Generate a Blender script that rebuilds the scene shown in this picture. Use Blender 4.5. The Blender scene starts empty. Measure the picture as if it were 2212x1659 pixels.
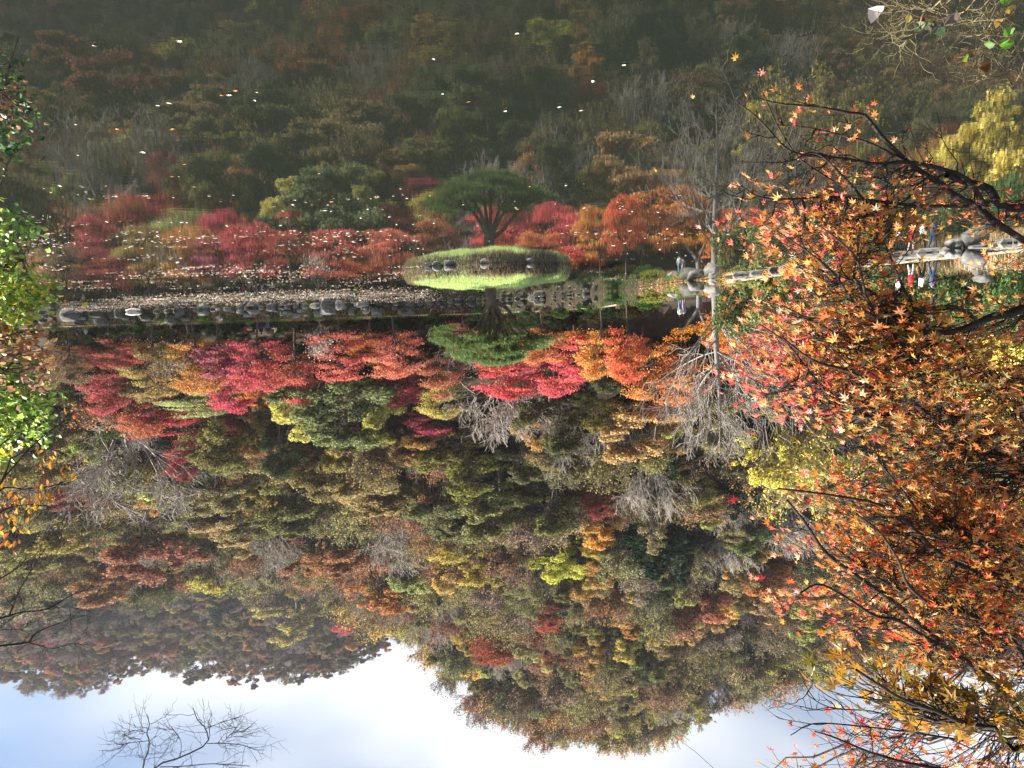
import bpy, bmesh, math, random
import numpy as np
from mathutils import Vector, Matrix, noise as mnoise

R = math.radians
sc = bpy.context.scene
COL = sc.collection

# ------------------------------------------------------------------ camera
# the photograph was stored upside down: the camera really is rolled by about 180 degrees
F_PX = 1662.0                      # focal length in pixels of a 2212 px wide picture
CAMZ = 3.2
PITCH, ROLL = R(4.3), R(1.7)
_F = np.array((0, math.cos(PITCH), math.sin(PITCH)))
_U = np.array((0, -math.sin(PITCH), math.cos(PITCH)))
_R = np.array((1.0, 0, 0))
_cu = math.cos(ROLL)*_U + math.sin(ROLL)*_R
_cr = math.cos(ROLL)*_R - math.sin(ROLL)*_U
CR, CU = -_cr, -_cu                # 180 degree roll
CAM = np.array((0, 0, CAMZ))
cam_data = bpy.data.cameras.new('camera')
cam = bpy.data.objects.new('camera', cam_data)
COL.objects.link(cam)
m = Matrix.Identity(4)
for i in range(3):
    m[i][0] = CR[i]; m[i][1] = CU[i]; m[i][2] = -_F[i]; m[i][3] = CAM[i]
cam.matrix_world = m
cam_data.sensor_width = 36.0
cam_data.lens = F_PX/2212*36
cam_data.clip_start = 0.05
cam_data.clip_end = 5000
sc.camera = cam

# ------------------------------------------------------------------ light
SUN_AZ, SUN_EL = R(84), R(42)      # azimuth measured from straight ahead towards the upright picture's far side
world = bpy.data.worlds.new('World'); sc.world = world; world.use_nodes = True
wn = world.node_tree.nodes; wl = world.node_tree.links
wn.clear()
sky = wn.new('ShaderNodeTexSky'); sky.sky_type = 'NISHITA'; sky.sun_disc = False
sky.sun_elevation = SUN_EL; sky.sun_rotation = SUN_AZ
sky.air_density = 1.0; sky.dust_density = 0.5; sky.ozone_density = 1.0
tc = wn.new('ShaderNodeTexCoord')
mp = wn.new('ShaderNodeMapping'); mp.inputs['Scale'].default_value = (1.0, 1.0, 2.2)
mp.inputs['Location'].default_value = (1.7, 0.4, 0.9)
nz = wn.new('ShaderNodeTexNoise'); nz.inputs['Scale'].default_value = 1.9; nz.inputs['Detail'].default_value = 3.0
nz.inputs['Roughness'].default_value = 0.45
rp = wn.new('ShaderNodeValToRGB')
rp.color_ramp.elements[0].position = 0.38; rp.color_ramp.elements[1].position = 0.60
mx = wn.new('ShaderNodeMix'); mx.data_type = 'RGBA'
mx.inputs['B'].default_value = (6.4, 6.65, 7.0, 1)
bg = wn.new('ShaderNodeBackground'); bg.inputs['Strength'].default_value = 0.052
wo = wn.new('ShaderNodeOutputWorld')
wl.new(tc.outputs['Generated'], mp.inputs['Vector']); wl.new(mp.outputs['Vector'], nz.inputs['Vector'])
wl.new(nz.outputs['Fac'], rp.inputs['Fac']); wl.new(rp.outputs['Color'], mx.inputs['Factor'])
wl.new(sky.outputs['Color'], mx.inputs['A']); wl.new(mx.outputs['Result'], bg.inputs['Color'])
wl.new(bg.outputs['Background'], wo.inputs['Surface'])

sun_data = bpy.data.lights.new('sun', 'SUN'); sun_data.energy = 5.0; sun_data.angle = R(0.6)
sun_data.color = (1.0, 0.93, 0.82)
sun = bpy.data.objects.new('sun', sun_data); COL.objects.link(sun)
S = Vector((math.sin(SUN_AZ)*math.cos(SUN_EL), math.cos(SUN_AZ)*math.cos(SUN_EL), math.sin(SUN_EL)))
sun.rotation_euler = S.to_track_quat('Z', 'Y').to_euler()
sun.location = S*50

sc.view_settings.view_transform = 'Standard'; sc.view_settings.look = 'None'
sc.view_settings.exposure = 1.65; sc.view_settings.gamma = 1.0
sc.view_settings.use_curve_mapping = False
HAZE = 0.0001
cy = sc.cycles
cy.max_bounces = 5; cy.diffuse_bounces = 2; cy.glossy_bounces = 2; cy.transmission_bounces = 2
cy.transparent_max_bounces = 4; cy.volume_bounces = 0
cy.caustics_reflective = False; cy.caustics_refractive = False
cy.use_adaptive_sampling = False
cy.use_denoising = True
try:
    cy.denoiser = 'OPENIMAGEDENOISE'; cy.denoising_input_passes = 'RGB_ALBEDO_NORMAL'; cy.denoising_prefilter = 'ACCURATE'
except Exception as ex: print(ex)

# ------------------------------------------------------------------ picture <-> place
def ray(px, py):
    d = CR*((px-1106.0)/F_PX) + CU*((829.5-py)/F_PX) + _F
    return d
def at(px, py, Y):
    d = ray(px, py); return CAM + d*(Y/d[1])
def onplane(px, py, z=0.0):
    d = ray(px, py); return CAM + d*((z-CAMZ)/d[2])
def proj(P):
    v = np.atleast_2d(P)-CAM
    z = v@_F
    return np.stack([1106+F_PX*(v@CR)/z, 829.5-F_PX*(v@CU)/z, z], 1)

def lin(c, k=1.0):
    c = np.array(c, float)/255.0
    return np.where(c <= 0.04045, c/12.92, ((c+0.055)/1.055)**2.4)*k

# ------------------------------------------------------------------ mesh helpers
def build_mesh(name, verts, faces, mats=(), mat_idx=None, fattr=None, smooth=False):
    """faces: list of (M,k) int arrays. fattr: {name: (type, array per face)}"""
    me = bpy.data.meshes.new(name)
    verts = np.asarray(verts, np.float32).reshape(-1, 3)
    faces = [np.asarray(f, np.int32) for f in faces if len(f)]
    nf = sum(len(f) for f in faces); nl = sum(f.size for f in faces)
    me.vertices.add(len(verts)); me.vertices.foreach_set('co', verts.ravel())
    me.loops.add(nl); me.polygons.add(nf)
    me.loops.foreach_set('vertex_index', np.concatenate([f.ravel() for f in faces]))
    tot = np.concatenate([np.full(len(f), f.shape[1], np.int32) for f in faces])
    start = np.concatenate([[0], np.cumsum(tot)[:-1]]).astype(np.int32)
    me.polygons.foreach_set('loop_start', start)
    if mat_idx is not None:
        me.polygons.foreach_set('material_index', np.asarray(mat_idx, np.int32))
    me.polygons.foreach_set('use_smooth', np.full(nf, smooth, bool))
    for mt in mats: me.materials.append(mt)
    if fattr:
        for an, (ty, arr) in fattr.items():
            a = me.attributes.new(an, ty, 'FACE')
            arr = np.asarray(arr, np.float32)
            if ty == 'FLOAT': a.data.foreach_set('value', arr.ravel())
            else: a.data.foreach_set('color', arr.ravel())
    me.update(calc_edges=True)
    return me

def link(name, data, parent=None, **props):
    o = bpy.data.objects.new(name, data); COL.objects.link(o)
    if parent is not None: o.parent = parent
    for k, v in props.items(): o[k] = v
    return o
def thing(name, label, category, loc=(0, 0, 0), group=None):
    o = bpy.data.objects.new(name, None); COL.objects.link(o); o.location = loc
    o.empty_display_size = 0.2
    o['label'] = label; o['category'] = category
    if group: o['group'] = group
    return o
def structure(name, data): return link(name, data, kind='structure')

def frames(d):
    d = d/np.maximum(np.linalg.norm(d, axis=1, keepdims=True), 1e-9)
    ref = np.where(np.abs(d[:, 2:3]) > 0.9, np.array([[1.0, 0, 0]]), np.array([[0, 0, 1.0]]))
    a = np.cross(d, ref); a /= np.maximum(np.linalg.norm(a, axis=1, keepdims=True), 1e-9)
    b = np.cross(d, a)
    return d, a, b
def tubes(segs, n=4):
    """segs: (N,8) p0 p1 r0 r1 -> verts, quads"""
    s = np.asarray(segs, float).reshape(-1, 8)
    p0, p1, r0, r1 = s[:, :3], s[:, 3:6], s[:, 6], s[:, 7]
    d, a, b = frames(p1-p0)
    ang = np.arange(n)*2*np.pi/n
    c, q = np.cos(ang), np.sin(ang)
    off = a[:, None]*c[None, :, None]+b[:, None]*q[None, :, None]
    v0 = p0[:, None]+off*r0[:, None, None]; v1 = p1[:, None]+off*r1[:, None, None]
    V = np.concatenate([v0, v1], 1).reshape(-1, 3)
    base = (np.arange(len(s))*2*n)[:, None, None]
    i = np.arange(n); j = (i+1) % n
    q4 = np.stack([i, j, j+n, i+n], 1)[None]
    return V, (base+q4).reshape(-1, 4)
def tube_path(pts, rad, n=8, rough=0.0, rng=None):
    pts = np.asarray(pts, float); rad = np.asarray(rad, float)
    d = np.gradient(pts, axis=0)
    d /= np.maximum(np.linalg.norm(d, axis=1, keepdims=True), 1e-9)
    a = np.cross(d[0], (0, 0, 1.0) if abs(d[0][2]) < 0.9 else (1.0, 0, 0)); a /= np.linalg.norm(a)
    V = []
    ang = np.arange(n)*2*np.pi/n
    for k in range(len(pts)):
        a = a-d[k]*np.dot(a, d[k]); a /= np.linalg.norm(a)
        b = np.cross(d[k], a)
        rr = rad[k]*(1+(rough*rng.standard_normal(n) if rng is not None else 0))
        V.append(pts[k]+(a*np.cos(ang)[:, None]+b*np.sin(ang)[:, None])*np.reshape(rr*np.ones(n), (-1, 1)))
    V = np.concatenate(V)
    i = np.arange(n); j = (i+1) % n
    q = np.concatenate([np.stack([i, j, j+n, i+n], 1)+k*n for k in range(len(pts)-1)])
    return V, q
class Bag:
    """collects quads and tris into one mesh"""
    def __init__(s): s.V = []; s.Q = []; s.T = []; s.n = 0; s.qm = []; s.tm = []
    def add(s, V, Q=None, T=None, m=0):
        if Q is not None and len(Q): s.Q.append(np.asarray(Q)+s.n); s.qm.append(np.full(len(Q), m))
        if T is not None and len(T): s.T.append(np.asarray(T)+s.n); s.tm.append(np.full(len(T), m))
        s.V.append(np.asarray(V, float).reshape(-1, 3)); s.n += len(s.V[-1])
    def mesh(s, name, mats, smooth=False):
        f = []; mi = []
        if s.Q: f.append(np.concatenate(s.Q)); mi.append(np.concatenate(s.qm))
        if s.T: f.append(np.concatenate(s.T)); mi.append(np.concatenate(s.tm))
        return build_mesh(name, np.concatenate(s.V), f, mats, np.concatenate(mi), smooth=smooth)

def unit(v): return v/np.maximum(np.linalg.norm(v, axis=-1, keepdims=True), 1e-9)
def spline(pts, n):
    p = np.asarray(pts, float)
    if len(p) < 3:
        t = np.linspace(0, 1, n)[:, None]; return p[0]*(1-t)+p[-1]*t
    P = np.vstack([2*p[0]-p[1], p, 2*p[-1]-p[-2]])
    out = []; seg = len(p)-1
    for u in np.linspace(0, seg-1e-6, n):
        i = int(u); t = u-i
        a, b, c, d = P[i], P[i+1], P[i+2], P[i+3]
        out.append(0.5*((2*b)+(-a+c)*t+(2*a-5*b+4*c-d)*t*t+(-a+3*b-3*c+d)*t**3))
    return np.array(out)

def leaf_cards(pos, nrm, size, rng, aspect=0.75):
    """kite shaped, slightly folded cards: one quad each"""
    n = unit(nrm); N = len(pos)
    t = rng.standard_normal((N, 3)); t = unit(t-n*np.sum(t*n, 1, keepdims=True)); b = np.cross(n, t)
    s = np.broadcast_to(size, (N,))[:, None]
    fold = n*s*rng.uniform(-.18, .18, (N, 1))
    V = np.stack([pos-t*s*.5, pos+b*s*.5*aspect+fold, pos+t*s*.5, pos-b*s*.5*aspect+fold], 1).reshape(-1, 3)
    return V, np.arange(N*4).reshape(-1, 4)

# ------------------------------------------------------------------ materials
def nodes(name):
    mt = bpy.data.materials.new(name); mt.use_nodes = True
    nt = mt.node_tree; nt.nodes.clear()
    out = nt.nodes.new('ShaderNodeOutputMaterial')
    return mt, nt, out
def N(nt, ty, **kw):
    n = nt.nodes.new(ty)
    for k, v in kw.items():
        if k in n.inputs: n.inputs[k].default_value = v
        else: setattr(n, k, v)
    return n
def rgba(c): return (float(c[0]), float(c[1]), float(c[2]), 1.0)

def simple_mat(name, col, rough=0.8, col2=None, scale=6.0, bump=0.0, spec=0.3, detail=6.0, obj_var=0.0, space='Object'):
    mt, nt, out = nodes(name); L = nt.links.new
    b = N(nt, 'ShaderNodeBsdfPrincipled'); b.inputs['Roughness'].default_value = rough
    b.inputs['Specular IOR Level'].default_value = spec
    tx = N(nt, 'ShaderNodeTexCoord')
    no = N(nt, 'ShaderNodeTexNoise'); no.inputs['Scale'].default_value = scale; no.inputs['Detail'].default_value = detail
    no.inputs['Roughness'].default_value = 0.62
    L(tx.outputs[space], no.inputs['Vector'])
    rm = N(nt, 'ShaderNodeMapRange'); rm.inputs['From Min'].default_value = .33; rm.inputs['From Max'].default_value = .67
    L(no.outputs['Fac'], rm.inputs['Value'])
    mixn = N(nt, 'ShaderNodeMix', data_type='RGBA')
    mixn.inputs['A'].default_value = rgba(col); mixn.inputs['B'].default_value = rgba(col2 if col2 is not None else col)
    L(rm.outputs['Result'], mixn.inputs['Factor'])
    cur = mixn.outputs['Result']
    if obj_var:
        oi = N(nt, 'ShaderNodeObjectInfo')
        r2 = N(nt, 'ShaderNodeMapRange'); r2.inputs['To Min'].default_value = 1-obj_var; r2.inputs['To Max'].default_value = 1+obj_var
        L(oi.outputs['Random'], r2.inputs['Value'])
        hs = N(nt, 'ShaderNodeHueSaturation'); L(r2.outputs['Result'], hs.inputs['Value']); L(cur, hs.inputs['Color']); cur = hs.outputs['Color']
    L(cur, b.inputs['Base Color'])
    if bump:
        bp = N(nt, 'ShaderNodeBump'); bp.inputs['Strength'].default_value = bump; bp.inputs['Distance'].default_value = 0.05
        L(no.outputs['Fac'], bp.inputs['Height']); L(bp.outputs['Normal'], b.inputs['Normal'])
    L(b.outputs['BSDF'], out.inputs['Surface'])
    return mt

def leaf_mat(name, src='INSTANCER', attr='tint', hue=0.05, val=0.55, trans=0.35, gloss=0.0, big=0.5, bigscale=0.3, rough=0.5, hoff=0.0):
    """colour from a per-object (or per-instance / per-face) attribute, varied leaf by leaf and patch by patch"""
    mt, nt, out = nodes(name); L = nt.links.new
    at_ = N(nt, 'ShaderNodeAttribute', attribute_type=src, attribute_name=attr)
    rn = N(nt, 'ShaderNodeAttribute', attribute_type='GEOMETRY', attribute_name='rnd')
    oi = N(nt, 'ShaderNodeObjectInfo')
    tx = N(nt, 'ShaderNodeTexCoord')
    no = N(nt, 'ShaderNodeTexNoise', noise_dimensions='4D'); no.inputs['Scale'].default_value = bigscale; no.inputs['Detail'].default_value = 2
    mu = N(nt, 'ShaderNodeMath', operation='MULTIPLY'); mu.inputs[1].default_value = 37.0
    L(oi.outputs['Random'], mu.inputs[0]); L(mu.outputs[0], no.inputs['W']); L(tx.outputs['Object'], no.inputs['Vector'])
    # hue
    h1 = N(nt, 'ShaderNodeMapRange'); h1.inputs['To Min'].default_value = hoff-hue; h1.inputs['To Max'].default_value = hoff+hue
    L(rn.outputs['Fac'], h1.inputs['Value'])
    h2 = N(nt, 'ShaderNodeMapRange'); h2.inputs['From Min'].default_value = .3; h2.inputs['From Max'].default_value = .7
    h2.inputs['To Min'].default_value = .5-big*.04; h2.inputs['To Max'].default_value = .5+big*.10
    L(no.outputs['Fac'], h2.inputs['Value'])
    ad = N(nt, 'ShaderNodeMath', operation='ADD'); L(h1.outputs['Result'], ad.inputs[0]); L(h2.outputs['Result'], ad.inputs[1])
    # value from a hash of rnd
    fr = N(nt, 'ShaderNodeMath', operation='MULTIPLY'); fr.inputs[1].default_value = 91.7; L(rn.outputs['Fac'], fr.inputs[0])
    f2 = N(nt, 'ShaderNodeMath', operation='FRACT'); L(fr.outputs[0], f2.inputs[0])
    v1 = N(nt, 'ShaderNodeMapRange'); v1.inputs['To Min'].default_value = 1-val; v1.inputs['To Max'].default_value = 1+val
    L(f2.outputs[0], v1.inputs['Value'])
    hs = N(nt, 'ShaderNodeHueSaturation'); L(ad.outputs[0], hs.inputs['Hue']); L(v1.outputs['Result'], hs.inputs['Value'])
    L(at_.outputs['Color'], hs.inputs['Color'])
    if gloss:
        d = N(nt, 'ShaderNodeBsdfPrincipled'); d.inputs['Roughness'].default_value = rough
        d.inputs['Specular IOR Level'].default_value = gloss
        L(hs.outputs['Color'], d.inputs['Base Color'])
    else:
        d = N(nt, 'ShaderNodeBsdfDiffuse'); L(hs.outputs['Color'], d.inputs['Color'])
    t = N(nt, 'ShaderNodeBsdfTranslucent'); L(hs.outputs['Color'], t.inputs['Color'])
    ms = N(nt, 'ShaderNodeMixShader'); ms.inputs[0].default_value = trans
    L(d.outputs[0], ms.inputs[1]); L(t.outputs[0], ms.inputs[2]); L(ms.outputs[0], out.inputs['Surface'])
    return mt

M_LEAF = leaf_mat('autumn foliage', hue=0.02, val=0.7, trans=0.35, big=0.06)
M_MIXED = leaf_mat('mixed maple foliage', hue=0.03, val=0.65, trans=0.38, big=0.25, bigscale=0.35, hoff=0.005)
M_NEEDLE = leaf_mat('conifer needles', hue=0.015, val=0.5, trans=0.15, big=0.02)
M_NEAR = leaf_mat('near leaf', src='GEOMETRY', attr='lcol', hue=0.012, val=0.25, trans=0.5, gloss=0.8, big=0.0, rough=0.42)
M_NEAR1 = leaf_mat('near single leaf', src='OBJECT', attr='tint', hue=0.0, val=0.0, trans=0.5, gloss=0.8, big=0.0, rough=0.42)
M_FLOAT = leaf_mat('floating leaf', src='GEOMETRY', attr='lcol', hue=0.02, val=0.15, trans=0.1, gloss=0.5, big=0.0, rough=0.35)
M_FLOAT1 = leaf_mat('floating single leaf', src='OBJECT', attr='tint', hue=0.0, val=0.0, trans=0.1, gloss=0.5, big=0.0, rough=0.35)
M_GRASS = leaf_mat('grass blades', src='GEOMETRY', attr='lcol', hue=0.02, val=0.35, trans=0.35, big=0.0)
M_BARK = simple_mat('bark', (.055, .042, .033), .9, (.13, .105, .085), 9, .5)
M_BARKG = simple_mat('grey bark', (.15, .135, .125), .9, (.30, .28, .265), 8, .3)
M_TWIG = simple_mat('pale twigs', (.25, .22, .195), .9, (.44, .40, .355), 3, 0)
M_TWIGB = simple_mat('brown twigs', (.06, .048, .04), .9, (.15, .125, .105), 3, 0)
M_BARKD = simple_mat('dark wet bark', (.012, .009, .008), .75, (.045, .033, .028), 14, .4, spec=.4)  # near-black colour stands in for branches seen against the light
M_PINEB = simple_mat('pine bark', (.06, .045, .038), .95, (.17, .13, .11), 7, .8)
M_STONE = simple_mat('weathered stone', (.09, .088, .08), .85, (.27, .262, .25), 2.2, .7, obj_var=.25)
M_STONED = simple_mat('mossy stone', (.035, .04, .028), .9, (.15, .145, .13), 1.8, .8, obj_var=.3)  # moss green, with the tone lowered to stand for shade
M_SOIL = simple_mat('forest floor', (.014, .012, .008), 1, (.05, .036, .022), 1.3, .4, space='Object')
M_PATH = simple_mat('pale dirt path', (.26, .22, .17), .95, (.40, .35, .29), 1.5, .2)
M_DUST = simple_mat('mound soil', (.03, .024, .017), .95, (.085, .066, .045), 2.6, .5)

def mat_water():
    mt, nt, out = nodes('pond water'); L = nt.links.new
    b = N(nt, 'ShaderNodeBsdfPrincipled')
    b.inputs['Base Color'].default_value = (.012, .015, .012, 1); b.inputs['Roughness'].default_value = .015
    b.inputs['IOR'].default_value = 1.333
    tx = N(nt, 'ShaderNodeTexCoord')
    mp_ = N(nt, 'ShaderNodeMapping'); mp_.inputs['Scale'].default_value = (.9, 1.6, 1)
    L(tx.outputs['Object'], mp_.inputs['Vector'])
    n1 = N(nt, 'ShaderNodeTexNoise'); n1.inputs['Scale'].default_value = 2.6; n1.inputs['Detail'].default_value = 3
    L(mp_.outputs['Vector'], n1.inputs['Vector'])
    n2 = N(nt, 'ShaderNodeTexNoise'); n2.inputs['Scale'].default_value = .16; n2.inputs['Detail'].default_value = 2
    L(tx.outputs['Object'], n2.inputs['Vector'])
    r = N(nt, 'ShaderNodeMapRange'); r.inputs['From Min'].default_value = .42; r.inputs['From Max'].default_value = .62
    r.inputs['To Min'].default_value = .15; L(n2.outputs['Fac'], r.inputs['Value'])
    mu = N(nt, 'ShaderNodeMath', operation='MULTIPLY'); L(n1.outputs['Fac'], mu.inputs[0]); L(r.outputs['Result'], mu.inputs[1])
    bp = N(nt, 'ShaderNodeBump'); bp.inputs['Strength'].default_value = .05; bp.inputs['Distance'].default_value = .02
    L(mu.outputs[0], bp.inputs['Height']); L(bp.outputs['Normal'], b.inputs['Normal'])
    L(b.outputs['BSDF'], out.inputs['Surface'])
    return mt
M_WATER = mat_water()

# ------------------------------------------------------------------ terrain
SHORE_PX = [(-500, 706), (-200, 699), (0, 690), (133, 681), (400, 671), (667, 661), (1020, 651), (1180, 643), (1270, 635), (1340, 627), (1400, 618),
            (1459, 609), (1534, 602), (1620, 593), (1714, 578), (1832, 566), (1987, 549), (2090, 537), (2212, 523), (2500, 500)]
_sp = np.array([onplane(*p) for p in SHORE_PX])
_az = _sp[:, 0]/_sp[:, 1]; _o = np.argsort(_az)
SH_AZ, SH_Y = _az[_o], _sp[_o, 1]
def yshore(az): return np.interp(az, SH_AZ, SH_Y)
_AZT = np.array([onplane(p, 650)[0]/onplane(p, 650)[1] for p in (1300, 1400, 1500, 1620)])   # where the wall gives way to the low bank
def zbank(az): return np.interp(az, _AZT[::-1], [0.22, 1.0, 1.15, 1.45])
def wbank(az): return np.interp(az, _AZT[::-1], [1.6, 9.0, 5.0, 1.6])
def sil(pts):
    r = np.array([ray(*p) for p in pts]); a = r[:, 0]/r[:, 1]; t = r[:, 2]/r[:, 1]; o = np.argsort(a)
    return a[o], t[o]
NEAR_A, NEAR_T = sil([(-400, 1330), (0, 1322), (230, 1305), (350, 1295), (500, 1285), (700, 1315), (780, 1350), (860, 1385), (900, 1425), (960, 1475), (1010, 1530),
                      (1150, 1592), (1200, 1610), (1330, 1645), (1400, 1625), (1500, 1580), (1600, 1530), (1700, 1500), (1800, 1475),
                      (1900, 1455), (2212, 1420), (2600, 1380)])
FAR_A, FAR_T = sil([(-400, 1500), (0, 1478), (100, 1494), (190, 1503), (280, 1470), (320, 1452), (420, 1470), (560, 1480), (650, 1478), (740, 1455), (800, 1425),
                    (1000, 1340), (1400, 1150), (2600, 1000)])
YR, YR2, YB2 = 235.0, 520.0, 330.0
def yhill(az): return np.maximum(yshore(az)+8.0, 98.0)
def H(x, y):
    x = np.asarray(x, float); y = np.asarray(y, float)
    az = x/np.maximum(y, 1e-3)
    s = y-yshore(az); zb = zbank(az); yh = yhill(az)
    wb = wbank(az)
    z = np.where(s < 0, -.9+.9*np.clip((s+1.0), 0, 1), zb*np.clip(s/(wb-1.0), 0, 1))
    zr = CAMZ+np.interp(az, NEAR_A, NEAR_T)*YR-11.0
    u = (y-yh)/(YR-yh)
    hill = zb+(zr-zb)*(np.clip(u, 0, 1)*.85+.15*np.clip(u, 0, 1)**2)
    hill = np.where(y > YR, zr-(y-YR)*.55, hill)
    z = np.where(y > yh, np.maximum(hill, zb), z)
    z2 = CAMZ+np.interp(az, FAR_A, FAR_T)*YR2-10.0
    far = zb+(z2-zb)*np.clip((y-YB2)/(YR2-YB2), 0, 1)
    far = np.where(y > YR2, z2-(y-YR2)*.6, far)
    z = np.where(y > YB2, np.maximum(z, far), z)
    bumps = 1.6*np.sin(x*.11+1.3)*np.sin(y*.09)+.9*np.sin(x*.27+y*.21)
    return z+np.clip((y-yh-4)/25, 0, 1)*bumps
def Hs(x, y): return float(H(np.array([x]), np.array([y]))[0])

az_cols = np.linspace(-1.15, 1.15, 240)
s_rows = np.concatenate([[-3, -1.2, -.6, -.2, .2, .6, 1.0, 2, 3.5, 5.5, 7.5], np.arange(10, 150, 4.0), np.arange(150, 480, 12.0), [500, 530, 560]])
AA, SS = np.meshgrid(az_cols, s_rows)
YY = yshore(AA)+SS; XX = AA*YY
ZZ = H(XX, YY)
nr, nc = AA.shape
idx = np.arange(nr*nc).reshape(nr, nc)
q = np.stack([idx[:-1, :-1], idx[:-1, 1:], idx[1:, 1:], idx[1:, :-1]], -1).reshape(-1, 4)
structure('hillside', build_mesh('hillside', np.stack([XX, YY, ZZ], -1).reshape(-1, 3), [q], [M_SOIL], smooth=True))
XMAX = float(np.abs(XX).max()); YMAX = float(YY.max()); ZMAX = float(ZZ.max())

# pond water: one sheet
structure('pond_water', build_mesh('pond_water', [(-140, 2, 0), (140, 2, 0), (170, 128, 0), (-140, 128, 0)], [np.array([[0, 1, 2, 3]])], [M_WATER]))

# near bank under the camera
nx = np.linspace(-70, 70, 57); ny = np.array([-60, -30, -10, -4, -1, 1, 2, 3, 3.8, 4.6, 5.6])
nzv = np.array([2.2, 1.9, 1.7, 1.62, 1.6, 1.55, 1.4, 1.05, .55, .02, -.8])
GX, GY = np.meshgrid(nx, ny); GZ = np.repeat(nzv[:, None], len(nx), 1)+.12*np.sin(GX*1.7+GY)
GY = GY+.4*np.sin(GX*.6)
idx = np.arange(GX.size).reshape(GX.shape)
q = np.stack([idx[:-1, :-1], idx[:-1, 1:], idx[1:, 1:], idx[1:, :-1]], -1).reshape(-1, 4)
structure('near_bank_ground', build_mesh('near_bank_ground', np.stack([GX, GY, GZ], -1).reshape(-1, 3), [q], [M_SOIL], smooth=True))

def ribbon(name, az0, az1, s0, s1, lift, mat, n=120, rows=5, jag=0.0):
    a = np.linspace(az0, az1, n); rng = np.random.default_rng(3)
    ss = np.linspace(s0, s1, rows)
    A, SS_ = np.meshgrid(a, ss)
    SS_ = SS_+jag*rng.standard_normal(SS_.shape)
    Y = yshore(A)+SS_; X = A*Y; Z = H(X, Y)+lift
    Z[0] -= .05+lift; Z[-1] -= .05+lift
    idx = np.arange(Z.size).reshape(Z.shape)
    q = np.stack([idx[:-1, :-1], idx[:-1, 1:], idx[1:, 1:], idx[1:, :-1]], -1).reshape(-1, 4)
    return structure(name, build_mesh(name, np.stack([X, Y, Z], -1).reshape(-1, 3), [q], [mat], smooth=True))
ribbon('lakeside_path', _AZT[0]-.02, 1.0, 1.5, 5.0, .05, M_PATH, jag=.1)
ribbon('low_shore_path', -1.0, _AZT[3]+.03, .75, 2.5, .06, M_PATH, jag=.04)

# ------------------------------------------------------------------ tree kinds (one mesh each, shared by every copy)
def crown_mesh(name, pos, nrm, size, rng, mat, aspect=.75):
    V, Q = leaf_cards(pos, nrm, size, rng, aspect)
    return build_mesh(name, V, [Q], [mat], fattr={'rnd': ('FLOAT', rng.random(len(Q)))})
def blob_leaves(c, rad, flat, n, rng, up=.35):
    d = unit(rng.standard_normal((n, 3)))
    r = rng.random(n)**(1/2.2)
    p = c+d*r[:, None]*np.array([rad, rad, rad*flat])
    nr_ = d*.55+rng.standard_normal((n, 3))*.55+np.array([0, 0, up])
    return p, nr_
def limb_segs(segs, p, q_, r0, r1, rng, n=4, wob=.06):
    L_ = np.linalg.norm(q_-p)
    pts = [p]
    for k in range(1, n):
        t = k/n
        pts.append(p*(1-t)+q_*t+np.array([0, 0, .10*L_*math.sin(math.pi*t)])+rng.standard_normal(3)*wob*L_)
    pts.append(q_)
    rr = np.linspace(r0, r1, n+1)
    for k in range(n): segs.append(np.concatenate([pts[k], pts[k+1], [rr[k], rr[k+1]]]))
    return pts
def skeleton(targets, trunk_top, trunk_r, rng, groups=6, th0=.35, twig=.02):
    """trunk -> limbs -> branches to every leaf cluster"""
    segs = []
    top = np.array(trunk_top, float)
    pts = limb_segs(segs, np.zeros(3)+np.array([0, 0, -.4]), top, trunk_r*1.15, trunk_r*.5, rng, 6, .012)
    ang = np.arctan2(targets[:, 1]-0, targets[:, 0])
    lab = np.floor((ang+math.pi+rng.uniform(0, 1))/(2*math.pi)*groups).astype(int) % groups
    for g in range(groups):
        T = targets[lab == g]
        if not len(T): continue
        c = T.mean(0)
        za = top[2]*rng.uniform(th0, .95)
        t = np.clip((za+.4)/(top[2]+.4), 0, 1); base = np.array([0, 0, -.4])*(1-t)+top*t
        mid = base*.35+c*.65; mid[2] = min(mid[2], c[2])
        mp_ = limb_segs(segs, base, mid, trunk_r*.42, trunk_r*.2, rng, 4)
        for tt in T:
            st = mp_[rng.integers(2, 5)]
            bp = limb_segs(segs, st, tt, trunk_r*.16, twig, rng, 4, .07)
            for _ in range(3):
                s2 = bp[rng.integers(2, 5)]
                e2 = s2+unit(rng.standard_normal(3)+np.array([0, 0, .3]))*np.linalg.norm(tt-st)*rng.uniform(.25, .45)
                limb_segs(segs, s2, e2, twig*1.6, twig*.6, rng, 2, .08)
    return segs
PROTO = {}
def add_proto(kind, segs, crown, bark, sides=4, hgt=1.0, rad=1.0):
    V, Q = tubes(segs, sides)
    PROTO.setdefault(kind, []).append((build_mesh(kind+' trunk', V, [Q], [bark], smooth=True), crown, hgt, rad))

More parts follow.
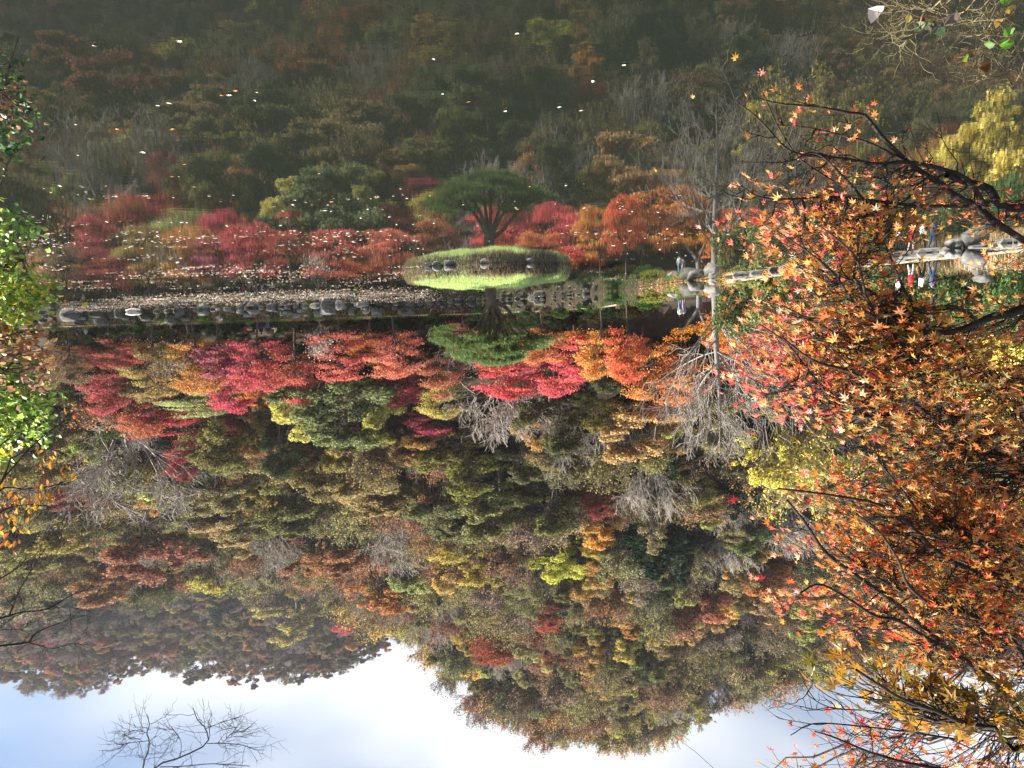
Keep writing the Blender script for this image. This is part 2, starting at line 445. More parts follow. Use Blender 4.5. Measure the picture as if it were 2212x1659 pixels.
def round_tree(seed, Ht=11.0, rad=4.4, blobs=42, per=230, card=.26, low=.30, airy=False):
    rng = np.random.default_rng(seed)
    cz = Ht*(low+1)/2; hz = Ht*(1-low)/2
    T = []
    ns = int(rng.integers(6, 10)); sub = []
    for k in range(ns):
        a = 2*np.pi*(k+rng.uniform(-.35, .35))/(ns-1); u = rng.uniform(.05, 1)
        rr_ = rad*rng.uniform(.35, .78)*(1-.55*max(0, u-.5)) if k else .1
        sub.append((np.array([rr_*math.cos(a), rr_*math.sin(a), cz+hz*(1.5*u-.72) if k else cz+hz*.62]), rng.uniform(.30, .48)*rad))
    while len(T) < blobs:
        c_, sr = sub[rng.integers(0, ns)]
        d = unit(rng.standard_normal(3)+np.array([0, 0, .2])); p = c_+d*sr*rng.uniform(.35, 1.1)*np.array([1, 1, .8])
        if p[2] < Ht*.2 or p[2] > Ht*1.02: continue
        T.append(p)
    T = np.array(T)
    P, NN = [], []
    for c in T:
        p, n = blob_leaves(c, rng.uniform(.55, 1.15)*rad/4.4, rng.uniform(.5, .75), int(per*rng.uniform(.6, 1.4)), rng)
        P.append(p); NN.append(n)
    P = np.concatenate(P); NN = np.concatenate(NN)
    cm = crown_mesh('broadleaf crown', P, NN, card*rng.uniform(.6, 1.35, len(P)), rng, M_LEAF)
    segs = skeleton(T, (rng.uniform(-.5, .5), rng.uniform(-.5, .5), Ht*.6), .20*Ht/10, rng, 7)
    add_proto('airy' if airy else 'round', segs, cm, M_BARK, hgt=Ht, rad=rad)
for k in range(5): round_tree(100+k, blobs=64+5*k, Ht=10.5+k*.5, per=190, card=.25)
for k in range(4): round_tree(140+k, Ht=12, rad=4.0, blobs=56, per=70, card=.23, low=.28, airy=True)

def maple_tree(seed, Ht=6.0, rad=4.0, pads=36, per=330, card=.17):
    rng = np.random.default_rng(seed); T = []; P = []; NN = []
    for k in range(pads):
        a = rng.uniform(0, 2*np.pi); u = rng.random()
        z = Ht*(.30+.68*u); env = rad*math.sqrt(max(.05, 1-((u-.25)/.85)**2))
        r = env*math.sqrt(rng.uniform(.08, 1))*.85
        c = np.array([r*math.cos(a), r*math.sin(a), z])
        T.append(c)
        n = int(per*rng.uniform(.5, 1.3)); pr = rng.uniform(.7, 1.35)
        d = rng.standard_normal((n, 3))*np.array([.6, .6, .095])*pr
        d[:, 2] -= .10*(d[:, 0]**2+d[:, 1]**2)
        P.append(c+d); NN.append(rng.standard_normal((n, 3))*.55+np.array([0, 0, .9])+d*.3)
    T = np.array(T); P = np.concatenate(P); NN = np.concatenate(NN)
    cm = crown_mesh('maple crown', P, NN, card*rng.uniform(.6, 1.35, len(P)), rng, M_MIXED)
    segs = skeleton(T, (rng.uniform(-.3, .3), rng.uniform(-.3, .3), Ht*.45), .15, rng, 6, th0=.45, twig=.012)
    add_proto('maple', segs, cm, M_BARK, hgt=Ht, rad=rad)
for k in range(5): maple_tree(200+k)

def grow(rng, segs, tips, p, d, L_, r, depth, spread=.55, up=.12, kids=(2, 3), shrink=.72):
    n = 3; q_ = p.copy(); dd = d.copy(); prev = r
    for k in range(n):
        dd = unit(dd+rng.standard_normal(3)*.13+np.array([0, 0, up*.3]))
        e = q_+dd*L_/n; rn = r*(1-.35*(k+1)/n)
        segs.append(np.concatenate([q_, e, [prev, rn]])); q_ = e; prev = rn
        if depth > 0 and k < n-1 and rng.random() < .75:
            nd = unit(dd+rng.standard_normal(3)*spread*1.2+np.array([0, 0, up]))
            grow(rng, segs, tips, q_, nd, L_*shrink*rng.uniform(.6, .9), rn*.55, depth-1, spread, up, kids, shrink)
    if depth == 0:
        tips.append(q_); return
    for k in range(rng.integers(kids[0], kids[1]+1)):
        nd = unit(dd+rng.standard_normal(3)*spread+np.array([0, 0, up]))
        grow(rng, segs, tips, q_, nd, L_*shrink*rng.uniform(.75, 1.1), prev*.72, depth-1, spread, up, kids, shrink)
def bare_tree(seed, kind='bare', leaves=0, bark=None, limbs=7, Ht=1.3, L0=2.3, depth=3, leafsize=.13, r0=.15, thin=.016, out=1.0):
    rng = np.random.default_rng(seed); segs = []; tips = []
    limb_segs(segs, np.array([0, 0, -.3]), np.array([rng.uniform(-.15, .15), rng.uniform(-.15, .15), Ht]), r0, r0*.7, rng, 3, .02)
    for k in range(limbs):
        a = 2*np.pi*(k+rng.uniform(-.3, .3))/limbs; el = rng.uniform(.7, 2.2)
        d0 = unit(np.array([math.cos(a)*out, math.sin(a)*out, el]))
        grow(rng, segs, tips, np.array([0, 0, Ht*rng.uniform(.6, 1.0)]), d0, L0*rng.uniform(.8, 1.2), r0*.45, depth, .48, .18, (2, 3), .74)
    S_ = np.array(segs); S_[:, 6:] = np.maximum(S_[:, 6:], thin)
    hh = np.percentile(S_[:, 5], 99.5); rr = np.percentile(np.abs(S_[:, 3:5]), 97)
    tips = np.array(tips)
    if leaves:
        i = rng.integers(0, len(tips), leaves); P = tips[i]+rng.standard_normal((leaves, 3))*.18
        cm = crown_mesh('sparse crown', P, rng.standard_normal((leaves, 3))+np.array([0, 0, .5]), leafsize*rng.uniform(.6, 1.4, leaves), rng, M_LEAF)
    else: cm = None
    V, Q = tubes(S_, 3)
    PROTO.setdefault(kind, []).append((build_mesh(kind+' trunk', V, [Q], [bark or M_TWIG], smooth=True), cm, hh, rr))
for k in range(4): bare_tree(300+k, depth=4, limbs=6)
for k in range(3): bare_tree(360+k, kind='thin', leaves=4200, depth=4, limbs=6, out=.75, bark=M_TWIGB, leafsize=.20, thin=.022)
for k in range(2): bare_tree(330+k, kind='sparse', leaves=5200, depth=4, limbs=5, out=.6, leafsize=.19)
bare_tree(340, kind='shrubby', leaves=420, depth=3, Ht=.5, L0=1.1, limbs=7, r0=.07, out=.7)

def conifer(seed, Ht=12.0, rad=2.6):
    rng = np.random.default_rng(seed); segs = [np.array([0, 0, -.4, 0, 0, Ht*.97, .2, .03])]; P = []; NN = []
    z = Ht*.14
    while z < Ht:
        u = z/Ht; R_ = rad*(1-u)**.75*rng.uniform(.8, 1.15)+.15
        for k in range(rng.integers(4, 7)):
            a = rng.uniform(0, 2*np.pi); d = np.array([math.cos(a), math.sin(a), -.18+.5*u]); e = np.array([0, 0, z])+d*R_
            segs.append(np.concatenate([[0, 0, z], e, [.05, .012]]))
            n = int(26+70*R_/rad); t = rng.random(n)**.6
            side = np.array([-d[1], d[0], 0])
            P.append(np.array([0, 0, z])+d*R_*t[:, None]+side*(rng.standard_normal(n)*.28*(1-t*.5)*R_*.6)[:, None]+np.array([0, 0, 1])*(rng.standard_normal(n)*.13-.12*t)[:, None])
            NN.append(rng.standard_normal((n, 3))*.5+np.array([0, 0, .7])+d*.4)
        z += Ht*.033*rng.uniform(.8, 1.3)
    P = np.concatenate(P); NN = np.concatenate(NN)
    cm = crown_mesh('conifer crown', P, NN, .30*rng.uniform(.6, 1.3, len(P)), rng, M_NEEDLE, .45)
    add_proto('conifer', segs, cm, M_BARK, hgt=Ht, rad=rad)
for k in range(3): conifer(400+k)
def bush(seed):
    rng = np.random.default_rng(seed); T = []; P = []; NN = []
    for k in range(26):
        a = rng.uniform(0, 2*np.pi); r = 1.5*math.sqrt(rng.random()); z = rng.uniform(.25, 1.75)*(1-.25*(r/1.5)**2)
        c = np.array([r*math.cos(a), r*math.sin(a), z]); T.append(c)
        p, n = blob_leaves(c, rng.uniform(.35, .6), .8, 150, rng); P.append(p); NN.append(n)
    P = np.concatenate(P); NN = np.concatenate(NN)
    cm = crown_mesh('bush crown', P, NN, .13*rng.uniform(.6, 1.4, len(P)), rng, M_LEAF)
    segs = skeleton(np.array(T), (0, 0, .7), .06, rng, 6, th0=.15, twig=.008)
    add_proto('bush', segs, cm, M_BARK, hgt=2.1, rad=1.8)
for k in range(2): bush(420+k)

TREE_NAME = {'round': 'broadleaf_tree', 'airy': 'broadleaf_tree', 'maple': 'maple_tree', 'bare': 'bare_tree', 'sparse': 'bare_tree', 'thin': 'broadleaf_tree',
             'conifer': 'conifer_tree', 'bush': 'bush', 'shrubby': 'bare_shrub'}
def place_tree(kind, var, loc, height, width, rot, tint, label, group=None, name=None):
    tr, cm, hh, rr = PROTO[kind][var % len(PROTO[kind])]
    cat = 'bush' if kind == 'bush' else ('shrub' if kind == 'shrubby' else 'tree')
    e = thing(name or TREE_NAME[kind], label, cat, loc, group)
    e.rotation_euler = (0, 0, rot)
    e.scale = (width/(2*rr), width/(2*rr), height/hh)
    t = link('trunk', tr, e)
    if cm is not None:
        c = link('crown', cm, e); c['tint'] = [float(v) for v in tint]
    return e

def solve_y(px, py, h, y0=None):
    """how far away a crown seen at (px, py) stands if its centre is h above the slope"""
    d = ray(px, py); a = d[0]/d[1]; t = d[2]/d[1]
    ys = np.arange(float(yshore(np.array([a]))[0])+2, 540, .5)
    g = CAMZ+t*ys-(H(a*ys, ys)+h)
    i = np.argmax(g < 0) if (g < 0).any() else len(ys)-1
    return ys[i], a

# hand placed trees: (px, py of crown centre, width px, height px (whole tree), kind, colour, label[, fixed distance])
TR = [
 # maples and shrubs along the far path
 (470, 728, 112, 120, 'maple', (190, 105, 110), 'dusty pink maple beside the group of people on the far path'),
 (235, 735, 100, 110, 'maple', (165, 70, 70), 'dark red maple over the two people seated on the far shore'),
 (150, 745, 110, 120, 'maple', (135, 110, 85), 'brownish maple in shade above the shaded corner of the stone bank'),
 (330, 775, 130, 150, 'maple', (165, 135, 80), 'tan and olive maple between the dark red and the dusty pink maple'),
 (225, 830, 110, 150, 'maple', (190, 85, 75), 'salmon red maple rising behind the dark red waterside maple'),
 (420, 785, 125, 150, 'maple', (205, 140, 70), 'golden orange maple behind the dusty pink maple'),
 (560, 765, 130, 150, 'maple', (205, 85, 85), 'rosy red maple directly behind the walking group of people'),
 (500, 835, 110, 130, 'maple', (205, 75, 95), 'crimson pink maple above the golden orange maple'),
 (640, 800, 130, 150, 'maple', (205, 95, 65), 'orange red maple behind the bare shrub on the wall'),
 (735, 755, 130, 130, 'maple', (210, 90, 70), 'bright red orange maple beside the bare shrub on the wall'),
 (850, 755, 130, 130, 'maple', (215, 115, 75), 'pale orange maple with low spreading branches by the far path'),
 (865, 825, 105, 120, 'maple', (165, 60, 85), 'deep crimson purple maple beside the dark evergreen tree'),
 (950, 800, 110, 130, 'maple', (190, 110, 60), 'brown orange maple behind the island pine crown'),
 (1000, 712, 66, 80, 'maple', (225, 110, 90), 'small salmon maple seen beside the island pine trunk'),
 (1170, 710, 110, 110, 'maple', (215, 120, 55), 'orange maple close to the far stone bank beside the island pine'),
 (1240, 765, 140, 140, 'maple', (225, 85, 80), 'pinkish red maple behind the orange waterside maple'),
 (1100, 800, 150, 130, 'maple', (220, 75, 80), 'bright coral red maple just above the island pine crown'),
 (1200, 800, 130, 120, 'maple', (215, 85, 90), 'coral pink maple leaning towards the grey bare thicket'),
 (1300, 745, 110, 150, 'maple', (225, 150, 60), 'golden yellow maple beside the tall flame red maple'),
 (1355, 720, 95, 170, 'maple', (225, 90, 60), 'tall flame red maple on the shore near the sign board'),
 (1390, 790, 120, 150, 'maple', (225, 130, 60), 'bright orange maple behind the tall flame red maple'),
 (1470, 800, 130, 170, 'maple', (215, 125, 55), 'amber maple behind the large bare tree'),
 (1600, 760, 110, 140, 'maple', (220, 110, 75), 'soft orange maple seen through the twigs of the large bare tree'),
 (1420, 850, 110, 120, 'maple', (225, 120, 70), 'light orange maple uphill of the large bare tree'),
 # second row
 (712, 872, 235, 230, 'round', (126, 138, 74), 'big glossy green tree in the middle of the red maples'),
 (430, 856, 170, 90, 'maple', (172, 176, 96), 'pale green maple with a flat crown above the crimson pink maple'),
 (385, 892, 160, 110, 'maple', (185, 60, 65), 'sloping crimson maple above the pale green flat maple'),
 (300, 890, 120, 130, 'maple', (210, 115, 60), 'orange maple next to the sloping crimson maple'),
 (470, 940, 170, 180, 'round', (125, 120, 60), 'olive gold tree above the sloping crimson maple'),
 (200, 950, 105, 130, 'round', (165, 185, 60), 'lime green tree in front of the big grey leafless tree'),
 (90, 900, 160, 200, 'round', (125, 115, 70), 'olive brown tree behind the green shrub by the water'),
 (30, 980, 120, 160, 'airy', (150, 140, 60), 'thin yellowish tree behind the near twig with orange leaves'),
 (270, 1025, 290, 230, 'bare', (150, 135, 135), 'big grey leafless tree uphill of the lime green tree'),
 (390, 985, 80, 120, 'maple', (180, 60, 75), 'small crimson maple at the edge of the big grey leafless tree'),
 (1080, 885, 220, 150, 'bare', (150, 140, 135), 'wide grey leafless thicket above the coral red maples'),
 (950, 855, 115, 110, 'maple', (185, 165, 75), 'yellow olive maple between crimson purple maple and grey thicket'),
 (930, 905, 110, 90, 'maple', (185, 70, 80), 'dull crimson maple under the wide grey leafless thicket'),
 (1005, 945, 130, 110, 'round', (122, 112, 58), 'low olive tree in the gap above the wide grey leafless thicket'),
 (830, 960, 110, 150, 'round', (125, 95, 55), 'russet tree beside the big glossy green tree'),
 (1200, 900, 150, 170, 'round', (98, 102, 54), 'dark green tree beside the wide grey leafless thicket'),  # dark tint fills the shadowy void between crowns
 (1290, 880, 90, 110, 'maple', (130, 125, 45), 'dark olive maple over the golden yellow maple'),
 (1390, 910, 210, 200, 'round', (190, 155, 95), 'tan leaved oak behind the crown of the large bare tree'),
 (1250, 965, 110, 120, 'bare', (120, 110, 100), 'small grey leafless tree under the tan leaved oak'),
 (740, 960, 110, 120, 'round', (165, 150, 70), 'yellowish tree directly above the big glossy green tree'),
 (610, 960, 110, 150, 'round', (88, 98, 52), 'deep green tree in shade between olive gold and yellowish trees'),
 (1720, 985, 210, 260, 'sparse', (200, 185, 55), 'slender tree with thin yellow leaves beside the near maple'),
 (1645, 960, 120, 200, 'airy', (225, 215, 80), 'lemon yellow tree between the large bare tree and the near maple'),
 (1840, 1000, 150, 170, 'airy', (165, 150, 75), 'dull yellow tree showing behind the near maple leaves'),
 # middle slope
 (690, 1010, 170, 170, 'round', (140, 125, 70), 'broad olive tan tree above the yellowish tree on the slope'),
 (800, 1045, 190, 160, 'round', (165, 145, 90), 'pale tan oak in the middle of the slope'),
 (620, 1090, 200, 170, 'round', (120, 120, 65), 'wide olive tree uphill of the deep green shaded tree'),
 (480, 1050, 130, 150, 'round', (155, 145, 95), 'greyish tan tree beside the big grey leafless tree'),
 (490, 1125, 150, 130, 'round', (180, 155, 105), 'sandy coloured tree above the big grey leafless tree'),
 (1000, 1000, 190, 180, 'round', (125, 125, 50), 'mossy green tree above the wide grey leafless thicket'),
 (1080, 1075, 200, 190, 'round', (135, 135, 75), 'largest olive oak straight above the island pine'),
 (960, 1090, 180, 170, 'round', (120, 125, 70), 'dark olive oak next to the largest olive oak'),
 (1190, 1080, 150, 150, 'round', (125, 125, 65), 'olive tree between the largest oak and the dull red maple'),
 (1300, 1065, 90, 120, 'maple', (150, 60, 65), 'dull red maple on the slope under the golden tree'),
 (1400, 1050, 140, 150, 'bare', (110, 105, 105), 'grey leafless tree under the dark broad conifer'),
 (1500, 1040, 120, 140, 'airy', (140, 130, 60), 'thin olive tree above the tip of the large bare tree'),
 (1290, 1140, 135, 120, 'round', (215, 160, 60), 'golden amber tree high on the slope'),
 (1212, 1205, 140, 120, 'round', (195, 195, 60), 'bright yellow green tree on the upper slope'),
 (1020, 1200, 150, 110, 'round', (195, 175, 65), 'yellow topped tree beside the bright yellow green tree'),
 (1410, 1175, 170, 170, 'conifer', (50, 80, 50), 'dark broad conifer beside the golden amber tree'),
 (1470, 1190, 120, 160, 'conifer', (55, 80, 58), 'second dark conifer touching the dark broad conifer'),
 (1585, 1055, 95, 150, 'conifer', (45, 75, 48), 'dark narrow conifer above the lemon yellow tree'),
 (720, 1180, 180, 150, 'round', (165, 115, 75), 'copper brown tree on the middle slope'),
 (850, 1160, 150, 140, 'bare', (120, 105, 100), 'grey brown leafless tree beside the copper brown tree'),
 (600, 1190, 130, 150, 'bare', (125, 115, 110), 'tall leafless tree with a pale trunk beside the copper tree'),
 (310, 1190, 200, 170, 'round', (160, 105, 80), 'rust coloured tree above the sandy coloured tree'),
 (240, 1250, 160, 130, 'round', (165, 120, 80), 'faded rust tree uphill of the rust coloured tree'),
 (450, 1230, 100, 130, 'airy', (185, 175, 65), 'slim yellow tree beside the rust coloured tree'),
 (465, 1290, 60, 90, 'conifer', (60, 80, 55), 'small dark conifer behind the slim yellow tree'),
 (150, 1130, 150, 130, 'round', (165, 150, 70), 'mustard tree above the crown of the big grey leafless tree'),
 (135, 1060, 90, 90, 'maple', (170, 70, 70), 'faded red maple beside the big grey leafless tree'),
 (60, 1180, 150, 150, 'round', (150, 145, 75), 'khaki tree behind the bare near branches'),
 (190, 1285, 130, 80, 'conifer', (55, 80, 60), 'low dark conifer high above the mustard tree'),
 (110, 1275, 100, 90, 'conifer', (55, 78, 60), 'dark conifer behind the forked near branch'),
 (640, 1290, 150, 110, 'round', (175, 160, 85), 'pale yellow tree near the notch of the hills'),
 (740, 1325, 60, 60, 'maple', (200, 60, 60), 'vivid red tree right below the notch between the hills'),
 (880, 1225, 110, 110, 'round', (165, 175, 90), 'light green tree beside the yellow topped tree'),
 (830, 1270, 150, 110, 'round', (190, 130, 65), 'orange brown tree near the skyline notch'),
 (1650, 1235, 130, 120, 'round', (190, 125, 65), 'orange tree beside the upper leaves of the near maple'),
 (1530, 1290, 120, 110, 'round', (190, 120, 90), 'pinkish orange tree on the upper slope'),
 (1700, 1140, 150, 140, 'bare', (125, 110, 115), 'mauve grey leafless tree behind the near maple'),
 (1560, 1190, 110, 110, 'bare', (120, 95, 105), 'purplish leafless tree beside the dark conifers'),
 (1740, 1340, 90, 90, 'round', (165, 175, 70), 'yellow green tree close to the upper leaves of the near maple'),
 (1180, 1330, 90, 80, 'maple', (175, 65, 60), 'red tree under the tallest part of the skyline'),
 (1060, 1390, 120, 90, 'maple', (160, 65, 50), 'deep red tree glowing between trunks on the skyline ridge'),
 # low shore behind the near maple
 (1590, 660, 110, 120, 'bush', (110, 125, 55), 'green bush in shade beside the sign board', 64),
 (1680, 660, 130, 130, 'bush', (140, 150, 70), 'yellow green bush on the low shore behind near maple leaves', 57),
 (1790, 660, 130, 140, 'bush', (120, 135, 65), 'light green bush behind the low shore path', 52),
 (1900, 690, 150, 170, 'bush', (110, 130, 60), 'round green bush behind the four walking people', 47),
 (2040, 680, 150, 150, 'bush', (85, 115, 50), 'leafy green bush behind the dry reeds', 44),
 (2170, 660, 130, 170, 'bush', (100, 140, 60), 'fresh green bush at the end of the dry reeds', 42),
 (2140, 790, 210, 340, 'round', (240, 222, 95), 'bright yellow tree on the low shore, reflected in the pond', 50),
 (2010, 800, 170, 260, 'airy', (190, 150, 70), 'thin ochre tree beside the bright yellow shore tree', 56),
 (1880, 830, 150, 260, 'airy', (160, 150, 70), 'slim olive tree beyond the four walking people', 60),
 (1780, 800, 140, 250, 'round', (185, 120, 60), 'orange brown tree behind the centre of the near maple', 66),
]
rngT = np.random.default_rng(7)
def soft(c, g=.17):
    l = lin(c); g = g+.10*(c[1] > c[0]); return (l*(1-g)+l.mean()*g+.008)*1.12  # grey mixed into the tints in place of sky sheen and haze
HAND = []; HPIX = []
for row in TR:
    px, py, w, h, kind, colr, lab = row[:7]
    Y = row[7] if len(row) > 7 else None
    for _ in range(3):
        yy = Y or 110.0
        if Y is None:
            hm = 6.0
            for _k in range(5):
                yy, a = solve_y(px, py, hm*.58); hm = h/F_PX*yy*1.05
        break
    d = ray(px, py); a = d[0]/d[1]
    hm = h/F_PX*yy*1.08; wm = w/F_PX*yy*1.1
    x = a*yy
    loc = (x, yy, Hs(x, yy)-.05)
    if kind == 'maple' and colr[0] > 180 and colr[1] < 130 and px < 1290: colr = (colr[0]-4, int(colr[1]*.94), min(255, colr[2]+16))
    tint = soft(colr)
    kindv = {'round': 5, 'airy': 4, 'maple': 5, 'bare': 4, 'sparse': 2, 'conifer': 3, 'bush': 2}[kind]
    place_tree(kind, int(rngT.integers(0, kindv)), loc, hm, wm, rngT.uniform(0, 6.28), tint, lab)
    HAND.append((x, yy, wm)); HPIX.append((px, py, w, h, yy))
HAND = np.array(HAND); HPIX = np.array(HPIX)

# ---- the rest of the forest
PAL_UP = [('olive brown', (148, 138, 80), 'thin', 6), ('khaki', (155, 142, 85), 'airy', 5), ('rust brown', (168, 118, 75), 'thin', 3), ('grey brown', (142, 122, 98), 'thin', 2),
          ('tan', (185, 158, 105), 'round', 4), ('olive green', (120, 122, 66), 'round', 4), ('ochre', (200, 162, 75), 'round', 4),
          ('dark red', (150, 65, 58), 'maple', 1.0), ('mauve grey leafless', (130, 115, 118), 'bare', 1.0), ('yellow green', (185, 180, 82), 'round', 4),
          ('dark green', (58, 82, 52), 'conifer', .8)]
PAL_LOW = [('coral red', (205, 85, 72), 'maple', 3), ('orange', (210, 120, 62), 'maple', 3), ('olive', (120, 115, 58), 'round', 3), ('dark green', (94, 102, 54), 'round', 3),
           ('tan', (170, 140, 90), 'round', 2), ('golden', (195, 155, 65), 'maple', 2), ('crimson', (170, 60, 70), 'maple', 2), ('grey leafless', (140, 128, 122), 'bare', 1.5)]
PAL_FAR = [('grey brown', (130, 112, 98), 'thin', 5), ('brown', (128, 105, 82), 'round', 4), ('rust', (155, 108, 78), 'round', 4), ('olive', (122, 118, 72), 'round', 4), ('mauve', (128, 110, 112), 'airy', 4),
           ('orange', (185, 130, 75), 'round', 1.5), ('dark green', (66, 84, 62), 'conifer', 1.3), ('red', (150, 75, 68), 'round', .8), ('khaki', (150, 140, 82), 'round', 3)]
def pick(pal, rng, x, y):
    wts = np.array([p[3] for p in pal], float)
    nb = np.array([.5+1.5*max(0, mnoise.noise(Vector((x*.03+7*i, y*.03, i*3.1)))+.35) for i in range(len(pal))])
    wts = wts*nb; wts /= wts.sum()
    return pal[rng.choice(len(pal), p=wts)]
rngF = np.random.default_rng(11)
import re
SHORT = []
for row in TR:
    m_ = re.match(r'^(.*?\b(?:maple|tree|oak|conifer|thicket|bush))\b', row[6]); SHORT.append(m_.group(1))
def near_phrase(qx, qy, only=None):
    best = min(range(len(TR)), key=lambda i: (TR[i][0]-qx)**2+(TR[i][1]-qy)**2 if (only is None or TR[i][4] == only) else 1e12)
    dx, dy = qx-TR[best][0], qy-TR[best][1]
    rel = ('uphill of' if dy > 0 else 'downhill of') if abs(dy) > abs(dx) else 'beside'
    return f'{rel} the {SHORT[best]}'
cands = []
y = 99.0
while y < YR+14:
    step = 5.0+.014*(y-99)
    a = -0.80
    while a < 0.80:
        x = a*y+rngF.uniform(-2.2, 2.2); yy = y+rngF.uniform(-2.2, 2.2)
        a += step*rngF.uniform(.85, 1.2)/y
        az = x/yy
        if yy < float(yhill(np.array([az]))[0])+1 and az > _AZT[1]: continue
        z = Hs(x, yy)
        P = proj((x, yy, z+5))[0]
        if P[0] < -160 or P[0] > 2330: continue
        if len(HAND) and np.any(np.hypot(HAND[:, 0]-x, HAND[:, 1]-yy) < 1.5+.22*HAND[:, 2]): continue
        if np.any((np.abs(HPIX[:, 0]-P[0]) < .36*HPIX[:, 2]+10) & (np.abs(HPIX[:, 1]-P[1]) < .36*HPIX[:, 3]+8) & (HPIX[:, 4] > yy-1)): continue
        low = P[1] < 900+rngF.uniform(-60, 60)
        name, c, kind, _w = pick(PAL_LOW if low else PAL_UP, rngF, x, yy)
        if yy > YR-40 and kind == 'conifer': kind = 'thin'; c = (140, 128, 80)
        if yy > YR-28 and kind in ('round', 'maple') and rngF.random() < .7: kind = 'thin' if rngF.random() < .75 else 'bare'
        hgt = {'maple': 6.0, 'round': 9.0, 'airy': 10.0, 'thin': 10.0, 'bare': 9.0, 'conifer': 12.0}[kind]*rngF.uniform(.8, 1.25)
        if low: hgt *= .85
        if yy > YR-22: hgt *= 1.12
        wid = hgt*{'maple': 1.25, 'round': .85, 'airy': .75, 'thin': .9, 'bare': .9, 'conifer': .42}[kind]*rngF.uniform(.85, 1.2)
        cands.append((yy, x, z, name, c, kind, hgt, wid, P[0], P[1], 0))
    y += step*.80
# parkland behind the low shore
for k in range(26):
    px = rngF.uniform(1560, 2330); d = ray(px, 700); a = d[0]/d[1]; y0 = float(yshore(np.array([a]))[0])
    yy = rngF.uniform(y0+16, 98); x = a*yy
    name, c, kind, _w = pick(PAL_LOW, rngF, x, yy)
    if kind == 'bare': kind = 'airy'
    hgt = rngF.uniform(4.5, 8); z = Hs(x, yy); P = proj((x, yy, z+3))[0]
    cands.append((yy, x, z, name, c, kind, hgt, hgt*.9, P[0], P[1], 1))
cands.sort(key=lambda t: t[0])
N_IND = 300-len(TR)
STUFF = []
def vary(c, rng): return np.clip(np.array(c)*rng.uniform(.88, 1.12)+rng.uniform(-9, 9, 3), 8, 250)
for i, (yy, x, z, name, c, kind, hgt, wid, qx, qy, park) in enumerate(cands):
    nv = len(PROTO[kind]); var = int(rngF.integers(0, nv)); rot = rngF.uniform(0, 6.28)
    tint = soft(vary(c, rngF))
    if i < N_IND:
        noun = {'maple': 'maple', 'bare': 'tree', 'conifer': 'conifer', 'thin': 'half bare tree', 'airy': 'thin leaved tree'}.get(kind, 'broadleaf tree')
        lab_ = f'{name} {noun} {near_phrase(qx, qy)}'; place_tree(kind, var, (x, yy, z-.05), hgt, wid, rot, tint, lab_, lab_)
    else:
        STUFF.append((x, yy, z-.05, hgt, wid, rot, tint, kind, var))
# low growth under the trees
y = 104.0
while y < YR:
    a = -0.78
    while a < 0.78:
        x = a*y+rngF.uniform(-2, 2); yy = y+rngF.uniform(-2, 2); a += 5.0*rngF.uniform(.8, 1.3)/y
        if yy < float(yhill(np.array([x/yy]))[0])+6: continue
        if not (-100 < proj((x, yy, Hs(x, yy)))[0][0] < 2300): continue
        c = [(82, 84, 48), (96, 82, 54), (70, 78, 46), (110, 84, 58)][int(rngF.integers(0, 4))]
        STUFF.append((x, yy, Hs(x, yy)-.3, rngF.uniform(1.6, 3.0), rngF.uniform(3.5, 5.5), rngF.uniform(0, 6.28), soft(vary(c, rngF)), 'bush', int(rngF.integers(0, 2))))
    y += 4.6
# far hill
y = 300.0
while y < YR2+10:
    step = 6.6+.006*(y-300)
    a = -0.1
    while a < 0.80:
        x = a*y+rngF.uniform(-3, 3); yy = y+rngF.uniform(-3, 3); a += step*rngF.uniform(.8, 1.2)/y
        z = Hs(x, yy); P = proj((x, yy, z+8))[0]
        if P[0] < -60 or P[0] > 1000 or P[1] < 1230: continue
        name, c, kind, _w = pick(PAL_FAR, rngF, x*.6, yy*.6)
        if kind == 'conifer' and yy > 440: kind = 'airy'; c = (110, 105, 80)
        hgt = rngF.uniform(9, 14)*(1.3 if kind == 'conifer' else 1)
        STUFF.append((x, yy, z-.3, hgt, hgt*(.45 if kind == 'conifer' else rngF.uniform(.8, 1.15)), rngF.uniform(0, 6.28), soft(vary(c, rngF)), kind, int(rngF.integers(0, len(PROTO[kind])))))
    y += step*.8

